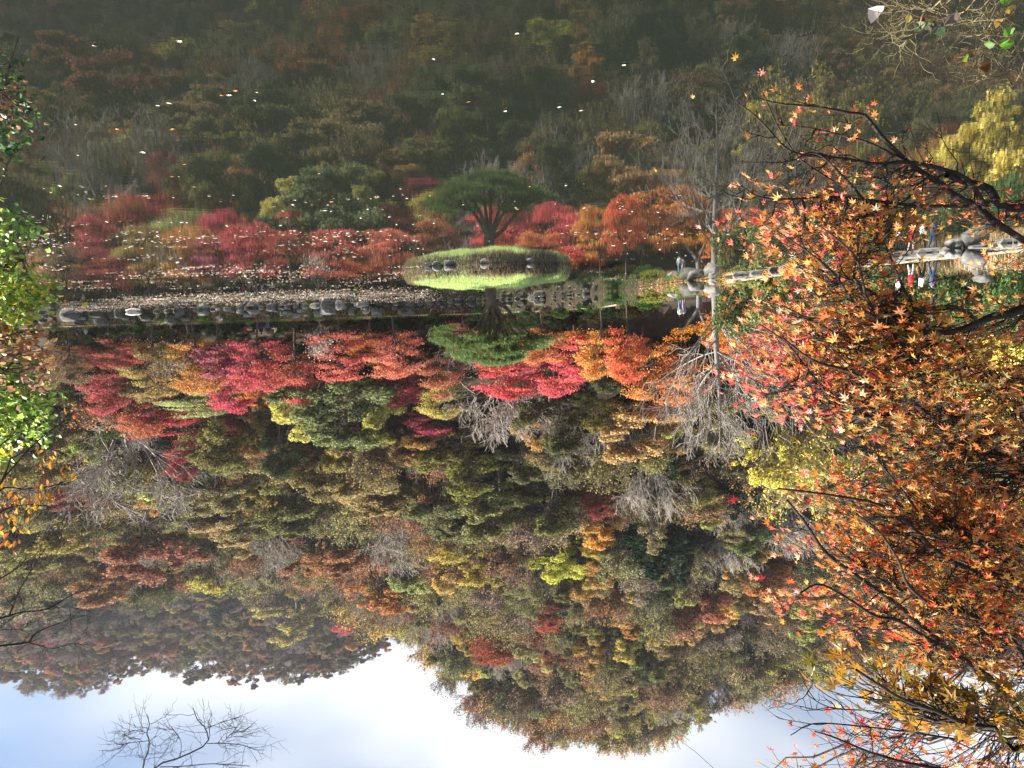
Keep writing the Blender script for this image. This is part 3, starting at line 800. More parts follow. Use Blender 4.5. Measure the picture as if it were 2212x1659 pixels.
def forest_stuff(name, rows):
    keys = sorted({(r[7], r[8]) for r in rows})
    me = bpy.data.meshes.new(name)
    me.vertices.add(len(rows)); me.vertices.foreach_set('co', np.array([r[:3] for r in rows], np.float32).ravel())
    def attr(n, ty, arr, f):
        a_ = me.attributes.new(n, ty, 'POINT'); a_.data.foreach_set(f, np.asarray(arr).ravel())
    attr('kind_index', 'INT', np.array([keys.index((r[7], r[8])) for r in rows], np.int32), 'value')
    attr('turn', 'FLOAT_VECTOR', np.array([(0, 0, r[5]) for r in rows], np.float32), 'vector')
    sz = []
    for r in rows:
        _, _, hh, rr = PROTO[r[7]][r[8]]
        sz.append((r[4]/(2*rr), r[4]/(2*rr), r[3]/hh))
    attr('size', 'FLOAT_VECTOR', np.array(sz, np.float32), 'vector')
    attr('tint_p', 'FLOAT_COLOR', np.array([(*r[6], 1) for r in rows], np.float32), 'color')
    ob = link(name, me, None, kind='stuff', label='dense autumn forest and undergrowth covering the upper slopes and the far hill', category='forest')
    ng = bpy.data.node_groups.new(name, 'GeometryNodeTree')
    ng.interface.new_socket('Geometry', in_out='INPUT', socket_type='NodeSocketGeometry')
    ng.interface.new_socket('Geometry', in_out='OUTPUT', socket_type='NodeSocketGeometry')
    gi = ng.nodes.new('NodeGroupInput'); go = ng.nodes.new('NodeGroupOutput'); L = ng.links.new
    def named(n, ty):
        a_ = ng.nodes.new('GeometryNodeInputNamedAttribute'); a_.data_type = ty; a_.inputs['Name'].default_value = n
        return a_.outputs['Attribute']
    join = ng.nodes.new('GeometryNodeJoinGeometry')
    # one real tree of each kind in the scene lends its shape
    src = {}
    for o in bpy.data.objects:
        if o.type == 'MESH': src.setdefault(o.data.name, o)
    for k, (kind, var) in enumerate(keys):
        cmp_ = ng.nodes.new('FunctionNodeCompare'); cmp_.data_type = 'INT'; cmp_.operation = 'EQUAL'
        L(named('kind_index', 'INT'), cmp_.inputs[2]); cmp_.inputs[3].default_value = k
        tr, cm, hh, rr = PROTO[kind][var]
        for me_ in (tr, cm):
            if me_ is None: continue
            so = src.get(me_.name)
            if so is None: print('no source', kind, var); continue
            oi = ng.nodes.new('GeometryNodeObjectInfo'); oi.transform_space = 'ORIGINAL'
            oi.inputs['Object'].default_value = so; oi.inputs['As Instance'].default_value = False
            ip = ng.nodes.new('GeometryNodeInstanceOnPoints')
            L(gi.outputs[0], ip.inputs['Points']); L(cmp_.outputs[0], ip.inputs['Selection'])
            L(oi.outputs['Geometry'], ip.inputs['Instance'])
            e2r = ng.nodes.new('FunctionNodeEulerToRotation'); L(named('turn', 'FLOAT_VECTOR'), e2r.inputs[0])
            L(e2r.outputs[0], ip.inputs['Rotation']); L(named('size', 'FLOAT_VECTOR'), ip.inputs['Scale'])
            st = ng.nodes.new('GeometryNodeStoreNamedAttribute'); st.data_type = 'FLOAT_COLOR'; st.domain = 'INSTANCE'
            st.inputs['Name'].default_value = 'tint'
            L(ip.outputs['Instances'], st.inputs['Geometry'])
            L(named('tint_p', 'FLOAT_COLOR'), st.inputs['Value'])
            L(st.outputs['Geometry'], join.inputs[0])
    L(join.outputs[0], go.inputs[0])
    md = ob.modifiers.new('forest', 'NODES'); md.node_group = ng
    return ob
forest_stuff('far_forest', STUFF)
print('individual', min(N_IND, len(cands))+len(TR), 'stuff trees', len(STUFF), 'zmax', ZMAX, 'xmax', XMAX, 'ymax', YMAX)

# ------------------------------------------------------------------ stones
def rock_mesh(name, seed, dims, mat, sub=3, amp=.28, flat=.0):
    bm = bmesh.new(); bmesh.ops.create_icosphere(bm, subdivisions=sub, radius=1.0)
    off = Vector((seed*7.3, seed*1.7, seed*3.1))
    for v in bm.verts:
        p = v.co.normalized()
        n = mnoise.noise(p*1.1+off)*amp*1.5+mnoise.noise(p*2.6+off)*amp*.6+mnoise.noise(p*6+off)*amp*.18
        c = mnoise.cell(p*1.6+off)*.10
        q_ = p*(1+n+c)
        q_ = Vector([math.copysign(abs(t)**(flat or .82), t) for t in q_])
        v.co = Vector((q_.x*dims[0], q_.y*dims[1], q_.z*dims[2]))
    me = bpy.data.meshes.new(name); bm.to_mesh(me); bm.free(); me.materials.append(mat)
    me.polygons.foreach_set('use_smooth', np.full(len(me.polygons), sub >= 3, bool))
    return me
STONES = [rock_mesh('stone', k, (1, 1, 1), M_STONE, 2, .34, .62) for k in range(10)]
STONES_D = [rock_mesh('stone', k+20, (1, 1, 1), M_STONED, 2, .34, .62) for k in range(10)]
rngS = np.random.default_rng(21)
wall_ = thing('stone_embankment', 'low bank of rough grey stones holding up the path on the far shore', 'stone bank', (0, 96, 0))
def wall_stone(px, z, w, h, s):
    d = ray(px, 650); a = d[0]/d[1]; y_ = float(yshore(np.array([a]))[0])+s
    o = link('stone', (STONES if 440 < px < 800 else STONES_D)[rngS.integers(0, 10)], wall_)  # pale copy on the sunlit stretch, darkened copy for the shaded rest
    o.location = (a*y_, y_-96, z); o.scale = (w*.5, w*.38, h*.5)
    o.rotation_euler = (rngS.uniform(-.2, .2), rngS.uniform(-.15, .15), rngS.uniform(-.5, .5)+rngS.choice([0, math.pi]))
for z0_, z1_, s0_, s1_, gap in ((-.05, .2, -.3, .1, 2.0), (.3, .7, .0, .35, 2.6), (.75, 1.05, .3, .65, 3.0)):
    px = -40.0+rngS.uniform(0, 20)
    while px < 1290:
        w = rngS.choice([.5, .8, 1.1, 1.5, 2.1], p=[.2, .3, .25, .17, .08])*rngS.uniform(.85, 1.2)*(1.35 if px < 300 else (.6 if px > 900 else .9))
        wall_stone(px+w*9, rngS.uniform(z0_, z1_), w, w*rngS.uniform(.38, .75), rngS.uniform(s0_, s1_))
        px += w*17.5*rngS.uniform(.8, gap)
# kerb stones along the low shore
kerb = thing('stone_kerb', 'line of flat grey kerb stones between low shore path and water', 'stone kerb', (0, 50, 0))
px = 1600.0
while px < 2290:
    w = rngS.uniform(.7, 1.5)
    d = ray(px, 600); a = d[0]/d[1]; y_ = float(yshore(np.array([a]))[0])+rngS.uniform(-.15, .3)
    o = link('stone', STONES[rngS.integers(0, 10)], kerb)
    o.location = (a*y_, y_-50, .06); o.scale = (w*.52, .36, rngS.uniform(.14, .24)); o.rotation_euler = (0, 0, rngS.uniform(-.3, .3)+.45)
    px += w*33*rngS.uniform(.8, 1.1)
def boulder(px, py, Y, w, h, seed, label, mat=M_STONE):
    p = at(px, py, Y)
    me = rock_mesh('boulder', seed, (w/2, w*.38, h/2), mat, 3, .3)
    o = link('boulder', me, None, label=label, category='boulder', group='boulders on the shore'); o.location = p; o.rotation_euler = (0, 0, seed*1.3)
boulder(1488, 622, 63.5, 1.55, 1.25, 3, 'dark faced boulder standing below the two people on the low shore', M_STONED)
boulder(1502, 614, 62, 1.35, 1.0, 5, 'pale rounded boulder in front of the dark faced boulder')
boulder(1539, 624, 62.5, 1.35, 1.3, 8, 'pointed grey boulder at the foot of the large bare tree')
boulder(1541, 607, 60, .9, .6, 11, 'small flat boulder at the water below the large bare tree')
boulder(1453, 634, 68, 1.1, .7, 13, 'low whitish boulder in leaf litter beside the two people')
boulder(2105, 556, 38.5, 1.25, 1.0, 17, 'big pale grey boulder by the low shore path near the reeds')
boulder(2122, 590, 41.5, 1.1, .9, 19, 'rounded grey boulder high behind the big pale boulder')
boulder(2060, 547, 38.8, .9, .5, 23, 'squat grey boulder between the reeds and the walking people')
p = onplane(287, 674)
o = link('boulder', rock_mesh('boulder', 29, (.95, .5, .32), simple_mat('pale rock', (.5, .47, .44), .8, (.7, .67, .64), 3, .4), 3), None,
         label='pale pointed rock poking out of the water off the far shore', category='boulder'); o.location = (p[0], p[1], .12)

# ------------------------------------------------------------------ island with its pine
IC = np.array((*(at(1059, 585, 43.0)[:2]), 0.0))
def island_z(dx, dy):
    ang = np.arctan2(dy, dx); rr = 1+.05*np.sin(3*ang+1)+.03*np.sin(7*ang)
    r = np.sqrt((dx/4.75)**2+(dy/3.7)**2)/rr
    edge = np.clip((1.02-r)/.11, 0, 1); edge = edge*edge*(3-2*edge)
    return -.35+.72*edge+.58*np.clip(1-r*r, 0, 1)**.9, r
rs = np.concatenate([np.linspace(.02, .85, 14), np.linspace(.88, 1.1, 10)]); th = np.linspace(0, 2*np.pi, 73)[:-1]
RR, TT = np.meshgrid(rs, th, indexing='ij')
DX, DY = RR*np.cos(TT)*4.75, RR*np.sin(TT)*3.7
DZ, _ = island_z(DX, DY)
idx = np.arange(DX.size).reshape(DX.shape); i2 = np.roll(idx, -1, 1)
q = np.stack([idx[:-1], i2[:-1], i2[1:], idx[1:]], -1).reshape(-1, 4)
isl = structure('island', build_mesh('island', np.stack([DX, DY, DZ], -1).reshape(-1, 3), [q, ], [M_DUST], smooth=True)); isl.location = IC

def blades(P, L_, W, rng, lean=.5, dirs=None):
    n = len(P)
    a = rng.uniform(0, 2*np.pi, n); d = np.stack([np.cos(a), np.sin(a), np.zeros(n)], 1)
    ld = unit(np.stack([rng.standard_normal(n), rng.standard_normal(n), np.zeros(n)], 1)) if dirs is None else dirs
    ln = rng.uniform(0, lean, n)[:, None]
    L_ = np.broadcast_to(L_, (n,))[:, None]; W = np.broadcast_to(W, (n,))[:, None]
    mid = P+np.array([0, 0, .6])*L_+ld*L_*ln*.35
    tip = P+np.array([0, 0, 1.])*L_*(1-.45*ln)+ld*L_*ln
    V = np.stack([P-d*W*.5, P+d*W*.5, mid+d*W*.38, mid-d*W*.38, tip], 1).reshape(-1, 3)
    b = np.arange(n)[:, None]*5
    return V, b+np.array([[0, 1, 2, 3]]), b+np.array([[3, 2, 4]])
def blade_stuff(name, P, L_, W, cols, rng, label, category, lean=.6, dirs=None, mat=M_GRASS):
    V, Q, T = blades(P, L_, W, rng, lean, dirs)
    n = len(P); c = np.concatenate([np.asarray(cols), np.ones((n, 1))], 1)
    me = build_mesh(name, V, [Q, T], [mat], fattr={'rnd': ('FLOAT', np.tile(rng.random(n), 2)), 'lcol': ('FLOAT_COLOR', np.concatenate([c, c]))})
    return link(name, me, None, kind='stuff', label=label, category=category)
rg = np.random.default_rng(31)
def isl_pts(n, r0, r1):
    r = np.sqrt(rg.uniform(r0*r0, r1*r1, n)); a = rg.uniform(0, 2*np.pi, n)
    x, y_ = r*np.cos(a)*4.75, r*np.sin(a)*3.7
    z, _ = island_z(x, y_); return np.stack([x+IC[0], y_+IC[1], z-.02], 1)
def mixcol(c1, c2, n, rng, k=1.0):
    t = rng.random((n, 1)); return lin(c1, k)*(1-t)+lin(c2, k)*t
n = 26000; P = isl_pts(n, 0, .925)
pat = np.array([mnoise.noise(Vector((p[0]*.9, p[1]*.9, 0))) for p in P])
cc = mixcol((150, 172, 108), (196, 208, 150), n, rg)*(1.35+.4*pat[:, None])
blade_stuff('island_grass', P, rg.uniform(.10, .24, n)*(1+1.3*np.clip(pat, 0, 1)), .022, cc, rg, 'fresh green grass covering the round island', 'grass', .8)
n = 15000; P = isl_pts(n, .885, 1.035); keep = rg.random(n) < np.array([.45+.8*max(-.5, mnoise.noise(Vector((p[0]*1.1, p[1]*1.1, 5)))) for p in P]); P = P[keep]; n = len(P)
out_ = unit(np.stack([P[:, 0]-IC[0], P[:, 1]-IC[1], -.2*np.ones(n)], 1))
blade_stuff('dry_island_reeds', P, rg.uniform(.12, .34, n), .024, np.where(rg.random((n, 1)) < .18, mixcol((90, 110, 60), (140, 150, 90), n, rg), mixcol((125, 108, 88), (215, 195, 165), n, rg)), rg, 'dry brownish reeds drooping round the edge of the island', 'reeds', 1.0, out_)
isto = []
for k, (a, w, lab) in enumerate([(-2.05, .5, 'grey stone set in the front bank of the island'), (-1.12, .55, 'whitish stone at the island waterline under the reeds'), (-.95, .5, 'pair of grey stones low on the island bank, larger one'),
                     (-.82, .35, 'pair of grey stones low on the island bank, smaller one'), (-1.55, .55, 'flat stone at the island waterline in front of the pine'),
                     (2.7, .35, 'small white stone on the grass at the back edge of the island'), (2.35, .35, 'white stone on the grass behind the island pine')]):
    x, y_ = math.cos(a)*4.75*.97, math.sin(a)*3.7*.97
    o = link('island_stone', rock_mesh('island stone', 40+k, (w*.45, w*.35, w*.3), M_STONE, 3, .34), None, label=lab, category='stone', group='stones on the island')
    o.location = (IC[0]+x, IC[1]+y_, (.10 if k < 5 else .34))

def pine():
    rng = np.random.default_rng(51)
    base = np.array([IC[0]+.0, IC[1]+.3, 0]); base[2] = island_z(np.array([0.]), np.array([.3]))[0][0]-.1
    e = thing('pine_tree', 'umbrella shaped green pine with fanned trunks on the grassy island', 'tree', base)
    Ht = 4.15; k = 43.3/F_PX
    # upright picture: +x is to the right there, i.e. towards smaller px in the stored photo
    B = Bag(); B.add(*tube_path(spline([(0, 0, -.2), (.02, 0, .3), (.0, 0, .8), (.03, 0, 1.15)], 8), np.linspace(.34, .25, 8), 12, .05, rng))
    link('trunk', B.mesh('pine trunk', [M_PINEB], True), e)
    limbs = [((.10, .05, .95), (.45, .1, 1.6), (.95, .3, 2.3), (1.6, .4, 2.75)), ((.06, -.1, .95), (.28, -.2, 1.7), (.6, -.5, 2.4), (1.0, -.9, 2.9)),
             ((.02, .1, 1.0), (.12, .3, 1.8), (.2, .7, 2.6), (.3, 1.0, 3.2)), ((-.03, -.1, 1.0), (-.10, -.15, 1.8), (-.15, -.3, 2.6), (-.2, -.5, 3.2)),
             ((-.08, .0, .95), (-.35, .15, 1.65), (-.62, .4, 2.4), (-1.0, .8, 2.9)), ((-.12, -.05, .95), (-.45, -.1, 1.5), (-.85, -.3, 2.1), (-1.3, -.5, 2.65)),
             ((-.15, .05, .85), (-.8, .1, 1.25), (-1.2, .15, 1.75), (-1.55, .2, 2.15))]
    tipsl = []
    for L_ in limbs:
        pts = spline(L_, 9); V, Q = tube_path(pts, np.linspace(.13, .055, 9), 8, .06, rng)
        link('limb', build_mesh('pine limb', V, [Q], [M_PINEB], smooth=True), e); tipsl.append(pts)
    pads = []
    # dome of needle pads: flat underneath, round on top
    for k_ in range(88):
        a = rng.uniform(0, 2*np.pi); r = math.sqrt(rng.random())
        x, y_ = r*3.35*math.cos(a), r*2.6*math.sin(a)
        top = 4.22-1.45*r**2.2-.10*(x > 0)*x*.3
        bot = 2.5+.45*rng.random()
        z = top-.12 if rng.random() < .62 else rng.uniform(min(bot, top-.15), top-.1)
        if -1.9 < x < -.2 and z < top-.3 and rng.random() < .75: continue
        pads.append((x, y_, z, rng.uniform(.45, .85)))
    for (x, y_, z, s_) in [(-1.5, -.6, 2.05, .6), (-1.9, -.5, 2.2, .6), (-1.1, -.8, 2.2, .5), (3.0, 0, 2.45, .6), (2.7, -.6, 2.3, .6), (2.3, -.9, 2.15, .5)]: pads.append((x, y_, z, s_))
    P = []; D = []; segs = []
    for (x, y_, z, s_) in pads:
        c = np.array([x, y_, z]); n = int(125*s_/.65)
        d = rng.standard_normal((n, 3))*np.array([.5, .42, .11])*s_*1.0
        d[:, 2] -= .10*(d[:, 0]**2)/max(s_, .3)
        P.append(c+d); D.append(unit(d*np.array([1, 1, .6])+np.array([0, 0, .55])+rng.standard_normal((n, 3))*.35))
        tl = min(tipsl, key=lambda q_: np.linalg.norm(q_[-1]-c)); st = tl[rng.integers(5, 9)]
        limb_segs(segs, st, c+np.array([0, 0, -.05]), .035, .012, rng, 4, .05)
    P = np.concatenate(P); D = np.concatenate(D); n = len(P)
    V, Q = tubes(segs, 4); link('fine_branches', build_mesh('pine branches', V, [Q], [M_PINEB], smooth=True), e, kind='stuff')
    # every tuft: seven needles fanning out
    m_ = 8
    dirs = unit(np.repeat(D, m_, 0)+rng.standard_normal((n*m_, 3))*.55); base_ = np.repeat(P, m_, 0)
    ln = rng.uniform(.12, .24, (n*m_, 1)); _, a_, b_ = frames(dirs); w = .013
    V = np.stack([base_-a_*w, base_+a_*w, base_+dirs*ln], 1).reshape(-1, 3)
    T = np.arange(len(V)).reshape(-1, 3)
    me = build_mesh('pine needles', V, [T], [M_NEEDLE], fattr={'rnd': ('FLOAT', rng.random(len(T)))})
    cr = link('crown', me, e); cr['tint'] = [float(v) for v in lin((140, 158, 104), .95)]
pine()
bpy.data.objects['pine_tree'].scale = (1, 1, 1.06)

# ------------------------------------------------------------------ large bare tree, its neighbour and the sign
def big_bare():
    rng = np.random.default_rng(61)
    Y = 66.0; p = at(1546, 636, Y); z0 = Hs(p[0], p[1])
    e = thing('bare_tree', 'large bare tree with upswept pale twigs behind the shore boulders', 'tree', (p[0], p[1], z0-.1))
    Ht = (1005-632)/F_PX*Y*1.02
    pts = spline([(0, 0, -.3), (.05, 0, Ht*.2), (-.1, 0, Ht*.45), (-.3, .1, Ht*.7), (-.2, 0, Ht*.9)], 16)
    rad = np.interp(np.linspace(0, 1, 16), [0, .1, .5, 1], [.42, .31, .19, .03])
    V, Q = tube_path(pts, rad, 12, .04, rng)
    link('trunk', build_mesh('bare trunk', V, [Q], [M_BARKG], smooth=True), e)
    segs = []; tips = []
    for k in range(40):
        u = rng.uniform(.2, .97); i = int(u*15); b = pts[i]
        a = rng.uniform(0, 2*np.pi); el = rng.uniform(.15, .9)
        d = unit(np.array([math.cos(a), math.sin(a)*.8, el]))
        grow(rng, segs, tips, b, d, (1.25-u)*4.4*rng.uniform(.7, 1.2), max(.03, rad[i]*.32), 3, .42, .22, (2, 2), .72)
    S_ = np.array(segs); S_[:, 6:] = np.maximum(S_[:, 6:], .016)
    V, Q = tubes(S_, 4); link('fine_branches', build_mesh('bare branches', V, [Q], [M_TWIG], smooth=True), e, kind='stuff')
big_bare()
def forked_trunk(px, py, Y, top, r, label, lean=0.0, bark=M_BARKG):
    rng = np.random.default_rng(int(px)); p = at(px, py, Y); z0 = Hs(p[0], p[1])
    e = thing('leaning_tree', label, 'tree', (p[0], p[1], z0-.1))
    hh = (top-py)/F_PX*Y
    B = Bag(); B.add(*tube_path(spline([(0, 0, -.2), (lean*.2, 0, hh*.3), (lean*.4, 0, hh*.55)], 8), np.linspace(r, r*.75, 8), 10, .05, rng))
    link('trunk', B.mesh('fork trunk', [bark], True), e)
    for s_ in (-1, 1):
        pts = spline([(lean*.38, 0, hh*.5), (lean*.6+s_*.35, .1, hh*.8), (lean+s_*.9, .2, hh*1.15), (lean+s_*1.6, .2, hh*1.5)], 9)
        V, Q = tube_path(pts, np.linspace(r*.65, r*.22, 9), 8, .05, rng)
        link('limb', build_mesh('fork limb', V, [Q], [bark], smooth=True), e)
    P = []; NN = []
    for k in range(16):
        c = np.array([lean+rng.uniform(-2.4, 2.4), rng.uniform(-1.2, 1.2), hh*rng.uniform(1.15, 1.75)])
        p_, n_ = blob_leaves(c, .8, .45, 90, rng); P.append(p_); NN.append(n_)
    cr = link('crown', crown_mesh('fork crown', np.concatenate(P), np.concatenate(NN), .15, rng, M_MIXED), e); cr['tint'] = [float(v) for v in lin((200, 125, 60))]
forked_trunk(1511, 642, 70, 700, .26, 'forked tree with tan bark standing beside the sign board', .3)
forked_trunk(800, 690, 101, 735, .2, 'dark forked tree trunk on the far path between red maples', .4, M_BARK)
forked_trunk(402, 690, 103, 728, .2, 'dark leaning trunk beside the dusty pink maple', -.5, M_BARK)
forked_trunk(1265, 665, 96, 705, .2, 'dark thin trunk behind the far bank beside the orange maple', .2, M_BARK)

p = at(1526, 642, 67.5); z0 = Hs(p[0], p[1])
M_SIGN = simple_mat('brown painted board', (.10, .045, .04), .6, (.16, .075, .065), 5, .1)
e = thing('sign_board', 'brown notice board on a post between the forked tree and the bare tree', 'sign', (p[0], p[1], z0))
def box(dx, dy, dz, c=(0, 0, 0)):
    x, y_, z = dx/2, dy/2, dz/2
    V = np.array([(-x, -y_, -z), (x, -y_, -z), (x, y_, -z), (-x, y_, -z), (-x, -y_, z), (x, -y_, z), (x, y_, z), (-x, y_, z)])+np.array(c)
    return V, np.array([(0, 3, 2, 1), (4, 5, 6, 7), (0, 1, 5, 4), (1, 2, 6, 5), (2, 3, 7, 6), (3, 0, 4, 7)])
def part_box(name, par, dims, c, mat):
    V, Q = box(*dims, c); return link(name, build_mesh(name, V, [Q], [mat]), par)
part_box('post', e, (.07, .07, 1.35), (0, .06, .65), M_SIGN)
bd = part_box('board', e, (.78, .045, .5), (0, 0, 1.08), M_SIGN)
part_box('frame_rail', bd, (.84, .06, .05), (0, 0, 1.355), M_SIGN); part_box('frame_rail', bd, (.84, .06, .05), (0, 0, .805), M_SIGN)
# bench behind the walking group
p = at(566, 690, 99.3); z0 = Hs(p[0], p[1])
M_WOODD = simple_mat('dark bench wood', (.03, .022, .018), .7, (.06, .045, .035), 8, .1)
e = thing('park_bench', 'dark low wooden bench behind the walking group on the far path', 'bench', (p[0], p[1], z0))
for k in range(3): part_box('seat_slat', e, (2.2, .12, .05), (0, -.16+.16*k, .44), M_WOODD)
for s_ in (-1, 1): part_box('leg', e, (.08, .4, .42), (s_*.9, 0, .21), M_WOODD)

# small bare shrub with pale leaves on the wall, and bushes along the bank
p = at(690, 688, 96.4)
place_tree('shrubby', 0, (p[0], p[1], Hs(p[0], p[1])-.1), 5.0, 4.2, .6, lin((235, 225, 205)), 'bare shrub with scattered pale leaves standing on top of the stone bank')
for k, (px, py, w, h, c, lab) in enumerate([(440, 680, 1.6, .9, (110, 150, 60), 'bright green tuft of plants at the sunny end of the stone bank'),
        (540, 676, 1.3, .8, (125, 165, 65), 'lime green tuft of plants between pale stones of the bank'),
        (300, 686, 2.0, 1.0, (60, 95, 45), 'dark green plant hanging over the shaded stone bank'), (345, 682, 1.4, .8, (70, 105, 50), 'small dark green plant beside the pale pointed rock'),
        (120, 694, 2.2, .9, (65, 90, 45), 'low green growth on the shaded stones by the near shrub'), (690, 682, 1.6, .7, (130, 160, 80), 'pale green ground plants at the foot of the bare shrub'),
        (1040, 660, 2.2, 1.0, (45, 75, 40), 'dark plant on the bank behind the pine trunk'), (1140, 655, 2.0, 1.0, (55, 80, 45), 'dark green plant on the bank beside the orange maple'),
        (1210, 650, 2.6, 1.4, (70, 88, 50), 'grey green plant on the bank beside the small golden yellow maple'), (1270, 648, 2.8, 1.5, (58, 78, 45), 'dark leafy plant on the bank near the tall flame red maple'), (1180, 652, 2.0, 1.0, (85, 80, 50), 'brownish plant on the bank past the island pine'), (940, 662, 2.2, .8, (60, 78, 45), 'low dark plant on the bank at the side of the island pine'),
        (1330, 645, 2.6, 1.3, (60, 95, 45), 'green plant under the tall flame red maple'), (1420, 634, 3.0, 1.2, (140, 145, 70), 'yellowish low plants beside the low whitish boulder'),
        (1400, 650, 3.0, 1.6, (70, 95, 45), 'dark bush behind the low whitish boulder'), (1620, 615, 2.6, 1.0, (150, 150, 90), 'pale grassy clump along the low shore path')]):
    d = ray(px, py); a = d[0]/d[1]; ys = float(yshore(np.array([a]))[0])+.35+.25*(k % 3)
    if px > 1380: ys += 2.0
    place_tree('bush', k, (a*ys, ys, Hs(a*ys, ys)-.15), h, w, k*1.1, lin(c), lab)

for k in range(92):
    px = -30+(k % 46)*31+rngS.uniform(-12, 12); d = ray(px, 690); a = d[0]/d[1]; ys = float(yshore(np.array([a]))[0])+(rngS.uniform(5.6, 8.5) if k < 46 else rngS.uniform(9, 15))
    c = [(52, 66, 38), (44, 58, 36), (66, 62, 38), (60, 50, 36)][int(rngS.integers(0, 4))]  # dark tints stand in for the gloom of the understory
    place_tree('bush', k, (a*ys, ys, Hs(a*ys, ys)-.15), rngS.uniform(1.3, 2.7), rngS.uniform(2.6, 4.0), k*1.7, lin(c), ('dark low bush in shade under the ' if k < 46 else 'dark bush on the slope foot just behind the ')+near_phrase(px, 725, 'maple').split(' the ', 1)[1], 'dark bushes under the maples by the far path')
# undergrowth, leaf litter and grass on the banks
rg = np.random.default_rng(71)
def shore_pts(n, p0, p1, s0, s1):
    px_ = rg.uniform(p0, p1, n); r_ = np.array([ray(a, 650) for a in px_]); az = r_[:, 0]/r_[:, 1]
    Y = yshore(az)+rg.uniform(s0, s1, n); X = az*Y
    return np.stack([X, Y, H(X, Y)-.02], 1)
P = np.concatenate([shore_pts(4600, 380, 800, -.2, 1.3), shore_pts(7000, -50, 1350, -.2, 1.2), shore_pts(2500, 1330, 1560, .2, 7), shore_pts(2600, 1540, 2260, 2.2, 8)]); n = len(P)
blade_stuff('bank_grass', P, rg.uniform(.2, .55, n), .04, np.where(np.array([mnoise.noise(Vector((p_[0]*.6, p_[1]*.3, 2))) > -.05 for p_ in P])[:, None], mixcol((70, 100, 50), (125, 150, 80), n, rg), mixcol((120, 105, 75), (190, 170, 130), n, rg)), rg,
            'tufts of grass and weeds growing along the pond banks', 'grass', .8)
P = shore_pts(5200, 1985, 2300, 2.3, 5.5); n = len(P)
blade_stuff('dry_reeds', P, rg.uniform(.6, 1.15, n), .03, mixcol((165, 145, 110), (225, 205, 170), n, rg), rg, 'belt of dry straw coloured reeds beside the low shore path', 'reeds', .45)
def litter(name, P, size, c1, c2, label, lift=.03):
    n = len(P); nn = rg.standard_normal((n, 3))*.25+np.array([0, 0, 1]); V, Q = leaf_cards(P+np.array([0, 0, lift+.02]), nn, size*rg.uniform(.6, 1.3, n), rg)
    c = np.concatenate([mixcol(c1, c2, n, rg), np.ones((n, 1))], 1)
    link(name, build_mesh(name, V, [Q], [M_GRASS], fattr={'rnd': ('FLOAT', rg.random(n)), 'lcol': ('FLOAT_COLOR', c)}), None, kind='stuff', label=label, category='leaf litter')
litter('leaf_litter', np.concatenate([shore_pts(3500, 1380, 1640, .1, 5), shore_pts(1500, 380, 800, .8, 5), shore_pts(5200, 0, 1000, -.1, 1.6), shore_pts(4200, 440, 760, -.1, 1.6), shore_pts(2200, 1640, 2260, -.1, 2.2)]), .16, (200, 150, 80), (240, 205, 150), 'yellow and tan fallen leaves lying on the banks')  # extra pale leaves on the middle stretch stand in for sunlight on the bank

